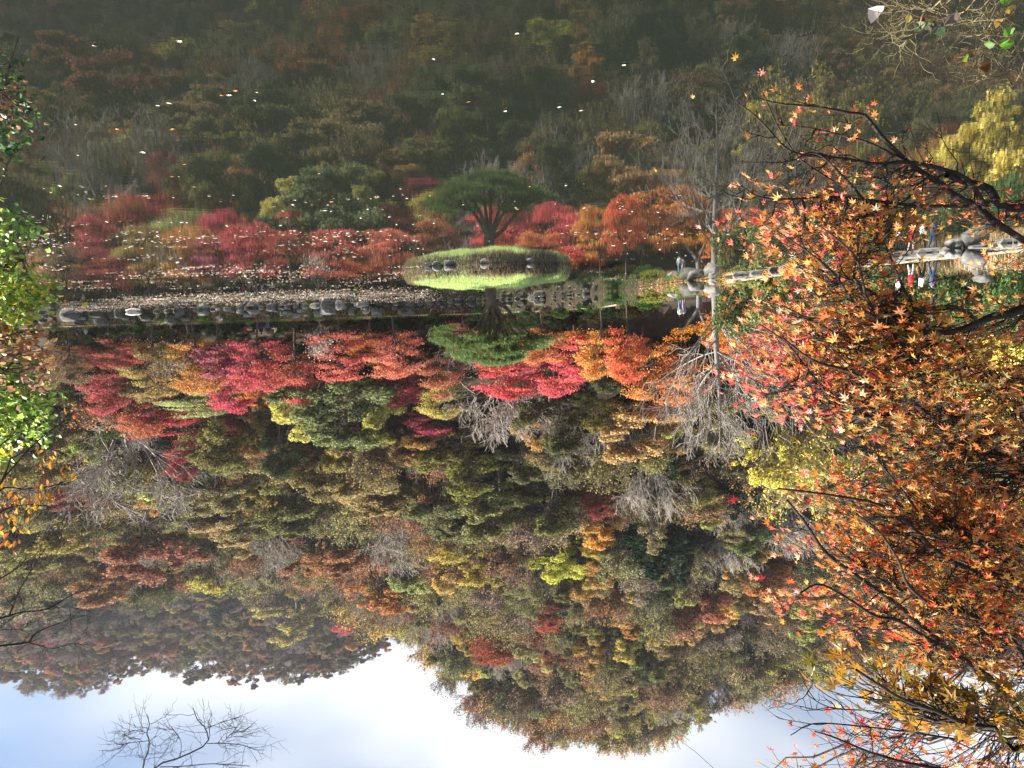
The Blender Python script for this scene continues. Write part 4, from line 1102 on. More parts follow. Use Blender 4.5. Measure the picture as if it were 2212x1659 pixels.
# ------------------------------------------------------------------ people
def cloth(name, c, k=1.0): return simple_mat(name, lin(c, k), .85, lin(c, k*.8), 9, 0)
M_SKIN = simple_mat('skin', lin((205, 160, 135)), .6)
M_SHOE = simple_mat('shoes', (.03, .03, .032), .7)
def person(px, Y, height, face, top, bottom, label, hair=(25, 20, 20), stride=.16, arm=(.05, .05), lean=0.0, sit=False, hat=None, coat=False, dx=0.0, plaid=None, base_py=640):
    d = ray(px, base_py); a = d[0]/d[1]; x, y_ = a*Y+dx, Y
    k = height/1.68
    J = {}; E = []
    st = stride
    def v(n, x_, y2, z): J[n] = np.array([x_, y2-lean*max(0, z-.9), z])
    v('pel', 0, 0, .93); v('bel', 0, 0, 1.06); v('che', 0, 0, 1.26); v('nek', 0, -.01, 1.43); v('hd1', 0, -.02, 1.50); v('hd2', 0, -.03, 1.585); v('hd3', 0, -.02, 1.65)
    for s_, n_ in ((-1, 'l'), (1, 'r')):
        ar = arm[0] if s_ < 0 else arm[1]
        v('sh'+n_, s_*.165, 0, 1.37); v('el'+n_, s_*.215, .03-ar*.4, 1.11+ar*.05); v('wr'+n_, s_*.205, -.05-ar, .89+ar*.45); v('ha'+n_, s_*.195, -.07-ar*1.15, .82+ar*.5)
        if sit:
            v('hi'+n_, s_*.10, 0, .90); v('kn'+n_, s_*.13, -.42, .90); v('an'+n_, s_*.13, -.42, .48); v('to'+n_, s_*.14, -.60, .45)
        else:
            f = s_*st
            v('hi'+n_, s_*.09, 0, .88); v('kn'+n_, s_*.10, -f*.55-.03, .49); v('an'+n_, s_*.10, -f+.02, .09+.03*(f < 0)); v('to'+n_, s_*.11, -f-.15, .035)
    bones = [('pel', 'bel'), ('bel', 'che'), ('che', 'nek'), ('nek', 'hd1'), ('hd1', 'hd2'), ('hd2', 'hd3')]
    for n_ in 'lr':
        bones += [('che', 'sh'+n_), ('sh'+n_, 'el'+n_), ('el'+n_, 'wr'+n_), ('wr'+n_, 'ha'+n_), ('pel', 'hi'+n_), ('hi'+n_, 'kn'+n_), ('kn'+n_, 'an'+n_), ('an'+n_, 'to'+n_)]
    rad = {'pel': (.165, .12), 'bel': (.15, .11), 'che': (.17, .12), 'nek': (.055, .06), 'hd1': (.07, .085), 'hd2': (.082, .10), 'hd3': (.06, .075)}
    for n_ in 'lr':
        rad.update({'sh'+n_: (.075, .075), 'el'+n_: (.052, .052), 'wr'+n_: (.034, .034), 'ha'+n_: (.036, .022), 'hi'+n_: (.10, .105), 'kn'+n_: (.068, .07), 'an'+n_: (.046, .05), 'to'+n_: (.04, .035)})
    if coat: rad['pel'] = (.20, .15); rad['bel'] = (.18, .13)
    names = list(J); me = bpy.data.meshes.new('sk'); me.from_pydata([J[n_].tolist() for n_ in names], [(names.index(p_), names.index(q_)) for p_, q_ in bones], [])
    ob = bpy.data.objects.new('sk', me); COL.objects.link(ob)
    md = ob.modifiers.new('s', 'SKIN'); md.use_smooth_shade = True
    for i, n_ in enumerate(names):
        sv = me.skin_vertices[0].data[i]; sv.radius = rad[n_]; sv.use_root = (n_ == 'pel')
    sb = ob.modifiers.new('u', 'SUBSURF'); sb.levels = 1
    dg = bpy.context.evaluated_depsgraph_get(); ev = ob.evaluated_get(dg); m2 = bpy.data.meshes.new_from_object(ev)
    bpy.data.objects.remove(ob); bpy.data.meshes.remove(me)
    V = np.empty(len(m2.vertices)*3); m2.vertices.foreach_get('co', V); V = V.reshape(-1, 3)
    B = Bag()
    polys = [tuple(p_.vertices) for p_ in m2.polygons]
    bpy.data.meshes.remove(m2)
    A0 = np.array([J[p_] for p_, _ in bones]); A1 = np.array([J[q_] for _, q_ in bones])
    def region(c):
        ab = A1-A0; t = np.clip(np.sum((c-A0)*ab, 1)/np.maximum(np.sum(ab*ab, 1), 1e-9), 0, 1)
        i = int(np.argmin(np.linalg.norm(A0+ab*t[:, None]-c, axis=1))); b1, b2 = bones[i]
        if b2[:2] == 'to' : return 3
        if b1[:2] in ('wr',) or b1[:2] == 'hd' or b1 == 'nek': return 2
        if b1[:2] in ('hi', 'kn') or (b1 == 'pel' and b2[:2] == 'hi'): return 0 if (coat and c[2] > .72) else 1
        if b1 == 'pel' and c[2] < .97 and not coat: return 1
        return 0
    qs = [p_ for p_ in polys if len(p_) == 4]; ts = [p_ for p_ in polys if len(p_) == 3]
    qm = [region(V[list(p_)].mean(0)) for p_ in qs]; tm = [region(V[list(p_)].mean(0)) for p_ in ts]
    B.V.append(V); B.n = len(V)
    if qs: B.Q.append(np.array(qs)); B.qm.append(np.array(qm))
    if ts: B.T.append(np.array(ts)); B.tm.append(np.array(tm))
    # fingers, nose
    for n_, s_ in (('l', -1), ('r', 1)):
        h_ = J['ha'+n_]; dv = unit(h_-J['wr'+n_])
        for f_ in range(4):
            o_ = np.array([0, (f_-1.5)*.017, 0]); L_ = (.065, .075, .07, .055)[f_]
            B.add(*tube_path([h_+o_, h_+o_+dv*L_*.55, h_+o_+dv*L_+np.array([-s_*.012, 0, 0])], [.009, .008, .006], 5), m=2)
        B.add(*tube_path([h_-dv*.03, h_-dv*.01+np.array([-s_*.02, -.03, 0]), h_+dv*.02+np.array([-s_*.025, -.04, 0])], [.011, .009, .007], 5), m=2)
    hd = J['hd2']; B.add(*tube_path([hd+np.array([0, -.085, .02]), hd+np.array([0, -.115, -.015]), hd+np.array([0, -.09, -.03])], [.01, .016, .012], 5), m=2)
    for s_ in (-1, 1): B.add(*tube_path([hd+np.array([s_*.08, .005, .02]), hd+np.array([s_*.093, .015, 0]), hd+np.array([s_*.08, .005, -.03])], [.01, .018, .01], 5), m=2)
    mt = plaid or cloth('cloth top', top)
    o = thing('person', label, 'person', (x, y_, Hs(x, y_)+.06-(.45*k if sit else 0)), 'visitors walking round the pond')
    body = link('body', B.mesh('person body', [mt, cloth('cloth trousers', bottom), M_SKIN, M_SHOE], True), o)
    # hair or hat as a child cap
    bm = bmesh.new(); bmesh.ops.create_uvsphere(bm, u_segments=14, v_segments=9, radius=1)
    for w_ in bm.verts:
        c = w_.co
        if c.z < -.1 and c.y < .2: c.z = -.1; c.y = max(c.y, -.1)
        w_.co = Vector((c.x*.105, c.y*.122+.012, c.z*(.10 if c.z > 0 else .15)+.02))+Vector(hd+np.array([0, 0, .02]))
    hm = bpy.data.meshes.new('hair'); bm.to_mesh(hm); bm.free(); hm.materials.append(cloth('hat' if hat else 'hair', hat or hair))
    cap = link('hat' if hat else 'hair', hm, o)
    if hat:
        V_, Q_ = tube_path([hd+np.array([0, -.01, .035]), hd+np.array([0, -.012, .03]), hd+np.array([0, -.012, .022])], [.1, .165, .1], 16)
        link('hat_brim', build_mesh('brim', V_, [Q_], [cloth('hat', hat)], smooth=True), cap)
    o.scale = (k, k, k); o.rotation_euler = (0, 0, face)
    return o
def mat_plaid():
    mt, nt, out = nodes('plaid cloth'); L = nt.links.new
    b = N(nt, 'ShaderNodeBsdfPrincipled'); b.inputs['Roughness'].default_value = .9
    tx = N(nt, 'ShaderNodeTexCoord'); w1 = N(nt, 'ShaderNodeTexWave', bands_direction='X'); w1.inputs['Scale'].default_value = 4
    w2 = N(nt, 'ShaderNodeTexWave', bands_direction='Z'); w2.inputs['Scale'].default_value = 4
    L(tx.outputs['Object'], w1.inputs['Vector']); L(tx.outputs['Object'], w2.inputs['Vector'])
    m1 = N(nt, 'ShaderNodeMix', data_type='RGBA'); m1.inputs['A'].default_value = (.02, .03, .08, 1); m1.inputs['B'].default_value = (.10, .13, .25, 1); L(w1.outputs['Fac'], m1.inputs['Factor'])
    m2 = N(nt, 'ShaderNodeMix', data_type='RGBA'); m2.inputs['B'].default_value = (.16, .04, .05, 1); L(m1.outputs['Result'], m2.inputs['A'])
    r = N(nt, 'ShaderNodeMapRange'); r.inputs['From Min'].default_value = .6; L(w2.outputs['Fac'], r.inputs['Value']); L(r.outputs['Result'], m2.inputs['Factor'])
    L(m2.outputs['Result'], b.inputs['Base Color']); L(b.outputs['BSDF'], out.inputs['Surface']); return mt
WEST, EAST = -math.pi/2, math.pi/2     # facing along the shore
def on_shore(px, s):
    d = ray(px, 600); a = d[0]/d[1]; return float(yshore(np.array([a]))[0])+s
person(1940, on_shore(1940, 1.5), 1.58, WEST, (235, 235, 240), (35, 38, 48), 'person in white top, dark trousers and white hat on low shore path', hat=(235, 235, 235))
person(1967, on_shore(1967, 1.7), 1.56, WEST, (205, 45, 70), (200, 195, 200), 'person in long red coat and pale trousers on low shore path', coat=True, stride=.12)
person(1990, on_shore(1990, 1.4), 1.62, WEST, (238, 238, 240), (22, 22, 26), 'person in white vest and black trousers walking on low shore path', arm=(.35, .1))
person(2013, on_shore(2013, 1.6), 1.64, WEST, (50, 60, 100), (50, 75, 115), 'person in dark plaid shirt and blue jeans leading the low shore walkers', plaid=mat_plaid(), arm=(.1, .3))
person(1469, 71.5, 1.7, math.pi, (238, 240, 245), (130, 150, 195), 'person in white jacket and light blue jeans above the boulders', stride=.08)
person(1477, 72.6, 1.62, math.pi, (150, 165, 175), (205, 175, 185), 'person in grey green top and pink trousers beside the white jacket', stride=.06)
person(526, on_shore(526, 2.4), 1.72, WEST, (225, 35, 35), (45, 55, 110), 'person in bright red jacket and navy trousers on the far path', stride=.2)
person(544, on_shore(544, 2.6), 1.76, EAST, (24, 24, 28), (26, 26, 30), 'person all in black behind the red jacket on the far path', stride=.08)
person(560, on_shore(560, 2.2), 1.74, math.pi*.9, (22, 22, 26), (50, 58, 90), 'person in black top and slate blue trousers in the far group', stride=.06)
person(575, on_shore(575, 2.5), 1.72, math.pi, (30, 36, 60), (95, 110, 150), 'person in navy jacket and faded jeans in the far group', stride=.1)
person(594, on_shore(594, 2.0), 1.72, EAST, (205, 205, 205), (25, 25, 30), 'person in pale grey coat bending forward at the end of the far group', lean=.35, stride=.22, arm=(.4, .3))
person(161, on_shore(161, 1.5), 1.7, 0, (28, 32, 55), (25, 27, 40), 'person in navy sitting on the shaded stone bank', sit=True)
person(180, on_shore(180, 1.5), 1.66, 0, (170, 170, 165), (140, 138, 130), 'person in light grey sitting on the shaded stone bank', sit=True)

# ------------------------------------------------------------------ leaves on the water
def oval_leaf(L_=1.0, w=.5, curl=.12):
    V = np.array([(0, 0, 0), (.24*w, .2, curl*.6), (.5*w, .5, curl), (.33*w, .8, curl*.5), (0, 1, -.05), (-.33*w, .8, curl*.5), (-.5*w, .5, curl), (-.24*w, .2, curl*.6), (0, .5, 0)])
    T = [(0, 1, 8), (1, 2, 8), (2, 3, 8), (3, 4, 8), (4, 5, 8), (5, 6, 8), (6, 7, 8), (7, 0, 8)]
    return V*L_, np.array(T)
def star_leaf(curl=.14, seed=0):
    rng = np.random.default_rng(seed)
    tips = [(-128, .46), (-86, .78), (-42, .95), (0, 1.05), (42, .95), (86, .78), (128, .46)]
    pts = [(0, 0, 0)]; ang = [t[0] for t in tips]
    ring = [(-158, .16)]
    for i, (a, r) in enumerate(tips):
        ring.append((a+rng.uniform(-4, 4), r*rng.uniform(.92, 1.06)))
        ring.append(((a+tips[i+1][0])/2, .36) if i < 6 else (158, .16))
    for a, r in ring:
        t = R(a); pts.append((r*math.sin(t), r*math.cos(t), -curl*r*r+rng.uniform(-.03, .03)))
    n = len(ring); T = [(0, i, i+1) for i in range(1, n)]
    V = np.array(pts); V[:, 2] += .10*np.abs(V[:, 0])
    return V, np.array(T)
def place_leaves(lv, lt, pos, dirv, nrm, size, rng):
    """lv: leaf shape with its stalk at the origin and its tip along +Y"""
    d = unit(dirv); n_ = unit(nrm-d*np.sum(nrm*d, 1, keepdims=True)); s_ = np.cross(d, n_)
    M_ = np.stack([s_, d, n_], -1)*np.broadcast_to(size, (len(pos),))[:, None, None]
    V = np.einsum('nij,vj->nvi', M_, lv)+pos[:, None]
    T = (np.arange(len(pos))*len(lv))[:, None, None]+lt[None]
    return V.reshape(-1, 3), T.reshape(-1, 3)
def leaf_matrix(pos, d, nrm, size):
    d = unit(d); n_ = unit(nrm-d*np.dot(nrm, d)); s_ = np.cross(d, n_)
    m_ = Matrix.Identity(4)
    for i in range(3): m_[i][0] = s_[i]*size; m_[i][1] = d[i]*size; m_[i][2] = n_[i]*size; m_[i][3] = pos[i]
    return m_
rg = np.random.default_rng(81)
FL = []
def scatter(n, x0, x1, y0, y1, clump=0.0, keepf=None):
    k = 0
    while k < n:
        px_, py_ = rg.uniform(x0, x1), rg.uniform(y0, y1)
        if keepf is not None and not keepf(px_, py_): k += 1; continue
        m_ = 1+int(rg.poisson(clump)); c = onplane(px_, py_)
        if c[1] > float(yshore(np.array([c[0]/c[1]]))[0])-.4: k += 1; continue
        if ((c[0]-IC[0])/5.0)**2+((c[1]-IC[1])/4.0)**2 < 1: k += 1; continue
        for j in range(m_):
            p_ = c+np.array([rg.normal(0, .55), rg.normal(0, .16), 0])*(m_ > 1); FL.append((p_[0], p_[1])); k += 1
def band(px_, py_):
    c = np.interp(px_, [120, 300, 600, 900], [668, 652, 642, 640]); return abs(py_-c) < 16*rg.random()+2 and mnoise.noise(Vector((px_*.012, py_*.05, 0))) > -.35
scatter(9000, 150, 930, 618, 676, 5.0, band)
def patchy(px_, py_): return mnoise.noise(Vector((px_*.008, py_*.045, 4.2))) > -.02
scatter(1700, 60, 900, 575, 650, 6.0, patchy)
scatter(560, 60, 900, 500, 590, 3.0, patchy)
scatter(200, 30, 900, 400, 520, 2.2, patchy)
scatter(150, 850, 1420, 596, 646, 2.0)
scatter(130, 1240, 1720, 500, 612, 1.5)
scatter(40, 1000, 1700, 400, 560, .8)
scatter(26, 20, 1300, 200, 420, .5)
scatter(7, 20, 1500, 40, 200, .0)
FL = np.array(FL); nF = len(FL)
lv, lt = star_leaf(.05, 3); lv = lv-np.array([0, .4, 0]); 
ang = rg.uniform(0, 2*np.pi, nF); dist = FL[:, 1]
sizeF = rg.uniform(.055, .11, nF)*np.where(rg.random(nF) < .12, 1.6, 1)*np.clip(dist/30, .55, 1)
dF = np.stack([np.cos(ang), np.sin(ang), rg.uniform(-.08, .08, nF)], 1); nFm = np.stack([rg.normal(0, .12, nF), rg.normal(0, .12, nF), np.ones(nF)], 1)
posF = np.stack([FL[:, 0], FL[:, 1], np.full(nF, .015)+rg.uniform(0, .01, nF)], 1)
colF = np.where(rg.random((nF, 1)) < .75, mixcol((225, 208, 190), (248, 240, 230), nF, rg), mixcol((190, 120, 60), (225, 165, 95), nF, rg))  # near-white mix puts the sun glints into the leaf colour
big = np.argsort(-sizeF/np.maximum(dist, 5))[:300]; rest = np.setdiff1d(np.arange(nF), big)
LM = build_mesh('floating leaf', lv, [lt], [M_FLOAT1])
for i in big:
    fp = proj(posF[i])[0]; tone = 'orange' if colF[i][2] < .3 else 'pale'
    wh = 'in the drift off the stone bank' if fp[1] > 610 and fp[0] < 930 else ('beside the island' if abs(fp[0]-1059) < 330 and fp[1] > 540 else ('near the low shore' if fp[0] > 1250 and fp[1] > 470 else ('on the open dark water' if fp[1] < 480 else 'over the red reflection')))
    o = link('floating_leaf', LM, None, label=f'single {tone} fallen leaf floating {wh}', category='leaf', group='leaves floating on the pond')
    o.matrix_world = leaf_matrix(posF[i], dF[i], nFm[i], float(sizeF[i])); o['tint'] = [float(v) for v in colF[i]]
V, T = place_leaves(lv, lt, posF[rest], dF[rest], nFm[rest], sizeF[rest], rg)
rep = len(lt); c4 = np.concatenate([colF[rest], np.ones((len(rest), 1))], 1)
link('floating_leaves', build_mesh('floating_leaves', V, [T], [M_FLOAT], fattr={'rnd': ('FLOAT', np.repeat(rg.random(len(rest)), rep)), 'lcol': ('FLOAT_COLOR', np.repeat(c4, rep, 0))}), None,
     kind='stuff', label='drift of pale fallen leaves covering the water along the far shore', category='leaves')

# ------------------------------------------------------------------ near maple
class Plant:
    """a near plant: stems as pixel paths at real distances, fine twigs, leaves"""
    def __init__(s, name, label, category, root, bark, seed):
        s.e = thing(name, label, category, root); s.root = np.array(root, float); s.bark = bark; s.rng = np.random.default_rng(seed)
        s.nodes = []; s.segs = []; s.leaf = []; s.thick = 1.0
    def stem(s, pts, r0, r1, name='branch', n=18, raw=False):
        P = np.array(pts if raw else [at(*p_) for p_ in pts]); P = spline(P, n)
        V, Q = tube_path(P-s.root, np.linspace(r0*s.thick, r1, len(P)), 7, .05, s.rng)
        link(name, build_mesh(name, V, [Q], [s.bark], smooth=True), s.e)
        s.nodes.append(P); return P
    def all_nodes(s): return np.concatenate([n_[2:] for n_ in s.nodes])
    def twig(s, a, b, r0=.004, r1=.0015, n=5, wob=.05):
        L_ = np.linalg.norm(b-a); pts = [a]
        for k in range(1, n): t = k/n; pts.append(a*(1-t)+b*t+s.rng.standard_normal(3)*wob*L_*.6+np.array([0, 0, .06*L_*math.sin(math.pi*t)]))
        pts.append(b); rr = np.linspace(r0, r1, n+1)
        for k in range(n): s.segs.append(np.concatenate([pts[k], pts[k+1], [rr[k], rr[k+1]]]))
        return pts
    def fringe(s, P, count, L0, L1, r, depth=1, spread=.7):
        for _ in range(count):
            i = s.rng.integers(2, len(P)-1); d = unit(P[min(i+1, len(P)-1)]-P[i-1])
            v_ = unit(d+s.rng.standard_normal(3)*spread); tw = s.twig(P[i], P[i]+v_*s.rng.uniform(L0, L1), r, r*.4)
            if depth: s.fringe(np.array(tw), 3, L0*.5, L1*.55, r*.6, depth-1, spread)
    def finish(s, shapes, keep=300, mat=None, mat1=None, nm='leaf'):
        if s.segs:
            V, Q = tubes(np.array(s.segs), 4); link('fine_twigs', build_mesh('fine twigs', V-s.root, [Q], [s.bark], smooth=True), s.e, kind='stuff')
        if not s.leaf: return
        pos = np.array([l[0] for l in s.leaf]); d = np.array([l[1] for l in s.leaf]); nn = np.array([l[2] for l in s.leaf]); sz = np.array([l[3] for l in s.leaf]); c = np.array([l[4] for l in s.leaf])
        c = np.clip(c, .002, .95)
        sh = s.rng.integers(0, len(shapes), len(pos)); pr = proj(pos)
        inside = (pr[:, 0] > 0) & (pr[:, 0] < 2212) & (pr[:, 1] > 0) & (pr[:, 1] < 1659)
        score = sz/pr[:, 2]*inside*s.rng.uniform(.6, 1, len(pos)); order = np.argsort(-score)[:keep]
        isb = np.zeros(len(pos), bool); isb[order] = True
        for k, (lv_, lt_) in enumerate(shapes):
            me = build_mesh('single leaf', lv_, [lt_], [mat1 or M_NEAR1])
            for i in np.where(isb & (sh == k))[0]:
                o = link(nm, me, s.e); o.matrix_local = leaf_matrix(pos[i]-s.root, d[i], nn[i], float(sz[i])); o['tint'] = [float(v) for v in c[i]]
        VV = []; TT_ = []; RN = []; CC = []; n0 = 0
        for k, (lv_, lt_) in enumerate(shapes):
            i = np.where(~isb & (sh == k))[0]
            if not len(i): continue
            V, T = place_leaves(lv_, lt_, pos[i]-s.root, d[i], nn[i], sz[i], s.rng)
            VV.append(V); TT_.append(T+n0); n0 += len(V); RN.append(np.repeat(s.rng.random(len(i)), len(lt_))); CC.append(np.repeat(np.concatenate([c[i], np.ones((len(i), 1))], 1), len(lt_), 0))
        if VV: link('foliage', build_mesh('foliage', np.concatenate(VV), [np.concatenate(TT_)], [mat or M_NEAR], fattr={'rnd': ('FLOAT', np.concatenate(RN)), 'lcol': ('FLOAT_COLOR', np.concatenate(CC))}), s.e, kind='stuff')
def inpoly(px_, py_, poly):
    c = False; j = len(poly)-1
    for i in range(len(poly)):
        xi, yi = poly[i]; xj, yj = poly[j]
        if (yi > py_) != (yj > py_) and px_ < (xj-xi)*(py_-yi)/(yj-yi)+xi: c = not c
        j = i
    return c

VIEW = np.array((0, -1.0, 0))
SH_STAR = [star_leaf(c_, k) for k, c_ in enumerate((.08, .22, .34, .15, .45))]
root = np.array((-4.3, 4.1, .75))
mp_ = Plant('maple_tree', 'near orange and red maple leaning in over the water, dark backlit branches', 'tree', root, M_BARKD, 91)
trunkP = mp_.stem([root+np.array(v_) for v_ in ((0, 0, -.4), (.1, 0, .8), (.15, .1, 2.0), (.3, .1, 3.2), (.45, .0, 4.4), (.5, 0, 5.6))], .15, .05, 'trunk', 24, raw=True)
mp_.thick = .7
def mb(pts, r0, r1, D0, D1, tz=None):
    n_ = len(pts); P = [at(p_[0], p_[1], D0-.32+(D1-D0)*k/(n_-1)) for k, p_ in enumerate(pts)]
    if tz is not None:
        i = int(np.argmin(np.abs(trunkP[:, 2]-tz))); P = [trunkP[i]]+P
    return mp_.stem(P, r0, r1, 'branch', 22, raw=True)
mb([(2260, 500), (2130, 450), (2075, 430), (2035, 400), (1985, 368), (1955, 345), (1900, 290), (1870, 250), (1840, 245), (1760, 230), (1690, 225), (1640, 213)], .024, .003, 3.7, 3.5, 2.0)
mb([(2128, 448), (2100, 400), (2060, 372), (1960, 350), (1900, 355), (1815, 342), (1740, 335), (1700, 322), (1660, 280), (1620, 240), (1568, 208)], .016, .002, 3.65, 3.4)
mb([(2260, 440), (2130, 405), (2080, 390), (2045, 377)], .028, .014, 3.75, 3.6, 2.15)
mb([(2090, 446), (1990, 445), (1940, 450), (1880, 440)], .012, .004, 3.65, 3.3)
mb([(1800, 392), (1730, 345), (1690, 290), (1665, 240), (1640, 170), (1660, 120)], .007, .0015, 3.5, 3.5)
mb([(1990, 446), (1850, 430), (1790, 425), (1700, 430), (1640, 425), (1600, 400)], .010, .002, 3.6, 3.3)
mb([(1960, 350), (1880, 310), (1810, 290), (1740, 275), (1680, 270)], .009, .002, 3.6, 3.6)
mb([(1900, 470), (1820, 380), (1760, 330), (1700, 350), (1600, 350)], .008, .002, 3.4, 3.3)
mb([(2260, 650), (2150, 682), (2110, 698), (2060, 716), (1990, 716), (1960, 705), (1900, 690)], .028, .005, 3.6, 3.1, 2.7)
mb([(2110, 690), (2060, 662), (1980, 667), (1900, 640), (1830, 600)], .012, .003, 3.4, 3.1)
mb([(2290, 800), (2120, 800), (2070, 780), (2030, 752), (2000, 700), (1985, 668), (1960, 640), (1925, 560), (1900, 500)], .02, .003, 3.5, 3.2, 3.0)
mb([(2270, 1010), (2212, 990), (2150, 970), (2100, 930), (2060, 900), (2020, 870), (1985, 800), (1950, 740), (1900, 690), (1870, 640), (1845, 600)], .030, .005, 3.6, 3.0, 3.4)
mb([(2060, 903), (2000, 890), (1960, 860), (1900, 838), (1830, 800), (1760, 780), (1690, 730)], .015, .003, 3.3, 2.9)
mb([(2000, 890), (1900, 900), (1830, 890), (1770, 830), (1700, 742), (1640, 700)], .011, .002, 3.25, 3.1)
mb([(1990, 790), (1900, 745), (1830, 730), (1750, 690), (1690, 660)], .009, .002, 3.2, 3.0)
mb([(1900, 690), (1850, 660), (1800, 590), (1740, 540), (1680, 500)], .009, .002, 3.1, 2.9)
mb([(1870, 640), (1850, 560), (1800, 510), (1760, 480)], .007, .002, 3.0, 2.9)
mb([(2280, 1520), (2150, 1470), (2060, 1410), (1985, 1350), (1930, 1300), (1830, 1230), (1780, 1190), (1740, 1130), (1700, 1080)], .028, .004, 3.5, 3.1, 4.3)
mb([(2060, 1410), (1990, 1372), (1940, 1340), (1890, 1330), (1830, 1292), (1770, 1262), (1730, 1280)], .013, .003, 3.3, 3.1)
mb([(2000, 1300), (1960, 1262), (1940, 1210), (1900, 1150), (1850, 1110)], .010, .003, 3.2, 3.0)
mb([(2280, 1270), (2180, 1250), (2120, 1235), (2060, 1215), (2010, 1180), (1960, 1130), (1900, 1090), (1800, 1070), (1680, 1055)], .024, .003, 3.5, 3.1, 3.9)
mb([(2280, 1260), (2170, 1200), (2110, 1170), (2060, 1150), (2000, 1125), (1950, 1060), (1900, 1000)], .018, .003, 3.5, 3.2, 3.8)
mb([(2290, 1400), (2180, 1370), (2100, 1330), (2000, 1300), (1900, 1250), (1800, 1180)], .018, .003, 3.6, 3.3, 4.1)
mb([(2290, 1590), (2150, 1572), (2080, 1560), (2020, 1535), (1950, 1510), (1900, 1480), (1850, 1447)], .010, .003, 2.3, 2.0, 5.0)
mb([(2290, 1700), (2080, 1668), (1970, 1650), (1880, 1625), (1800, 1592), (1760, 1580)], .012, .002, 3.0, 2.8, 5.4)
mb([(2080, 1600), (1990, 1585), (1870, 1570), (1760, 1563), (1708, 1588)], .006, .0015, 3.0, 2.8)
mb([(2000, 1590), (1900, 1540), (1800, 1530), (1750, 1505), (1745, 1490)], .004, .001, 2.9, 2.8)
M_NODES = mp_.all_nodes()
def maple_color(px_, py_, rng):  # autumn hues, browned inside for shade and pinked for sky sheen
    left = np.interp(py_, [200, 480, 700, 900, 1045, 1200, 1300, 1420, 1600], [1580, 1650, 1625, 1720, 1620, 1700, 1740, 1840, 1720])
    t = (px_-left)/300.0+.10+rng.normal(0, .15)
    red = [(200, 84, 70), (208, 105, 92), (182, 66, 54), (220, 134, 122)]; org = [(202, 122, 68), (192, 108, 55), (175, 100, 52), (212, 145, 95)]
    gold = [(188, 138, 60), (170, 115, 52), (152, 102, 48), (200, 152, 75)]; oliv = [(132, 118, 68), (112, 112, 66), (148, 122, 72)]
    if py_ < 470 or py_ > 1560: pool = org+red[:2] if rng.random() < .65 else gold
    elif t < .24: pool = red+org[3:]
    elif t < .5: pool = red[:2]+org+gold[:2]
    elif t < 1.0: pool = org[1:3]+gold+gold+oliv[:2]
    else: pool = gold+org[:2]+(oliv if 650 < py_ < 1080 else gold)
    if py_ > 1000 and rng.random() < .14: pool = [(222, 92, 45), (225, 118, 45), (212, 68, 45)]
    return lin(np.array(pool[rng.integers(0, len(pool))])*rng.uniform(.94, 1.14), 1.3)
def sprays(poly, n, leaves, D0, D1, rad=.11, size=(.017, .032), colf=maple_color):
    rng = mp_.rng; xs = [p_[0] for p_ in poly]; ys = [p_[1] for p_ in poly]; k = 0; guard = 0
    while k < n and guard < n*60:
        guard += 1
        px_, py_ = rng.uniform(min(xs), max(xs)), rng.uniform(min(ys), max(ys))
        if not inpoly(px_, py_, poly): continue
        if 1900 < px_ < 2080 and 440 < py_ < 645 and rng.random() < .95: continue
        if mnoise.noise(Vector((px_*.011+py_*.006, py_*.011-px_*.006, 3.3))) < -.06: continue
        D = rng.uniform(D0, D1); c = at(px_, py_, D)
        # hang the spray from a branch node lying further in
        dn = np.linalg.norm(M_NODES-c, axis=1)+np.where(M_NODES[:, 0] > c[0]+.02, .5, 0)
        a = M_NODES[int(np.argmin(dn+rng.uniform(0, .08, len(dn))))]
        tw = mp_.twig(a, c, .0035, .0013)
        out = unit(c-a+np.array([.25, 0, -.05]))
        nl = max(2, int(rng.poisson(leaves)))
        for j in range(nl):
            off = rng.standard_normal(3)*np.array([rad*.35, rad*.8, rad*.22])+out*rng.normal(0, rad*1.15); off -= np.array([0, 0, .35])*abs(off[0])*.5
            p_ = c+off
            if j % 2 == 0: mp_.twig(tw[rng.integers(2, 6)], p_, .0016, .0009, 3)
            dv = unit(out*.8+off/rad*.5+rng.standard_normal(3)*.35+np.array([0, 0, -.35]))
            nv = np.array([0, 0, .8])+VIEW*.35+rng.standard_normal(3)*.5
            mp_.leaf.append((p_, dv, nv, rng.uniform(*size), colf(px_+rng.normal(0, 15), py_, rng)))
        k += 1
sprays([(1570, 200), (1700, 215), (1880, 260), (2000, 370), (2200, 430), (2212, 500), (1640, 490), (1620, 400), (1680, 300)], 62, 5, 3.2, 3.8)
sprays([(1640, 465), (1720, 480), (1800, 470), (1900, 440), (2000, 470), (2010, 500), (1985, 540), (1930, 545), (1915, 620), (1960, 650), (2000, 740), (2100, 760), (2230, 780), (2230, 1000), (1950, 960), (1850, 940), (1790, 930), (1700, 870),
        (1650, 820), (1660, 720), (1640, 690), (1700, 650), (1750, 600), (1700, 560)], 390, 12, 2.7, 3.5)
sprays([(1880, 640), (2010, 640), (2010, 720), (1900, 720)], 20, 8, 2.8, 3.4)
sprays([(2040, 590), (2212, 560), (2230, 690), (2080, 640)], 26, 8, 3.4, 4.0)
sprays([(2050, 690), (2220, 700), (2220, 760), (2060, 740)], 14, 7, 3.3, 3.8)
sprays([(2010, 380), (2212, 440), (2220, 520), (2060, 500), (2030, 440)], 22, 7, 3.3, 3.8)
sprays([(1850, 930), (2230, 1000), (2230, 1480), (2100, 1450), (1900, 1420), (1830, 1380), (1720, 1290), (1740, 1220), (1670, 1080), (1640, 1050), (1710, 1030), (1800, 1060), (1900, 1010)], 390, 12, 2.9, 3.7)
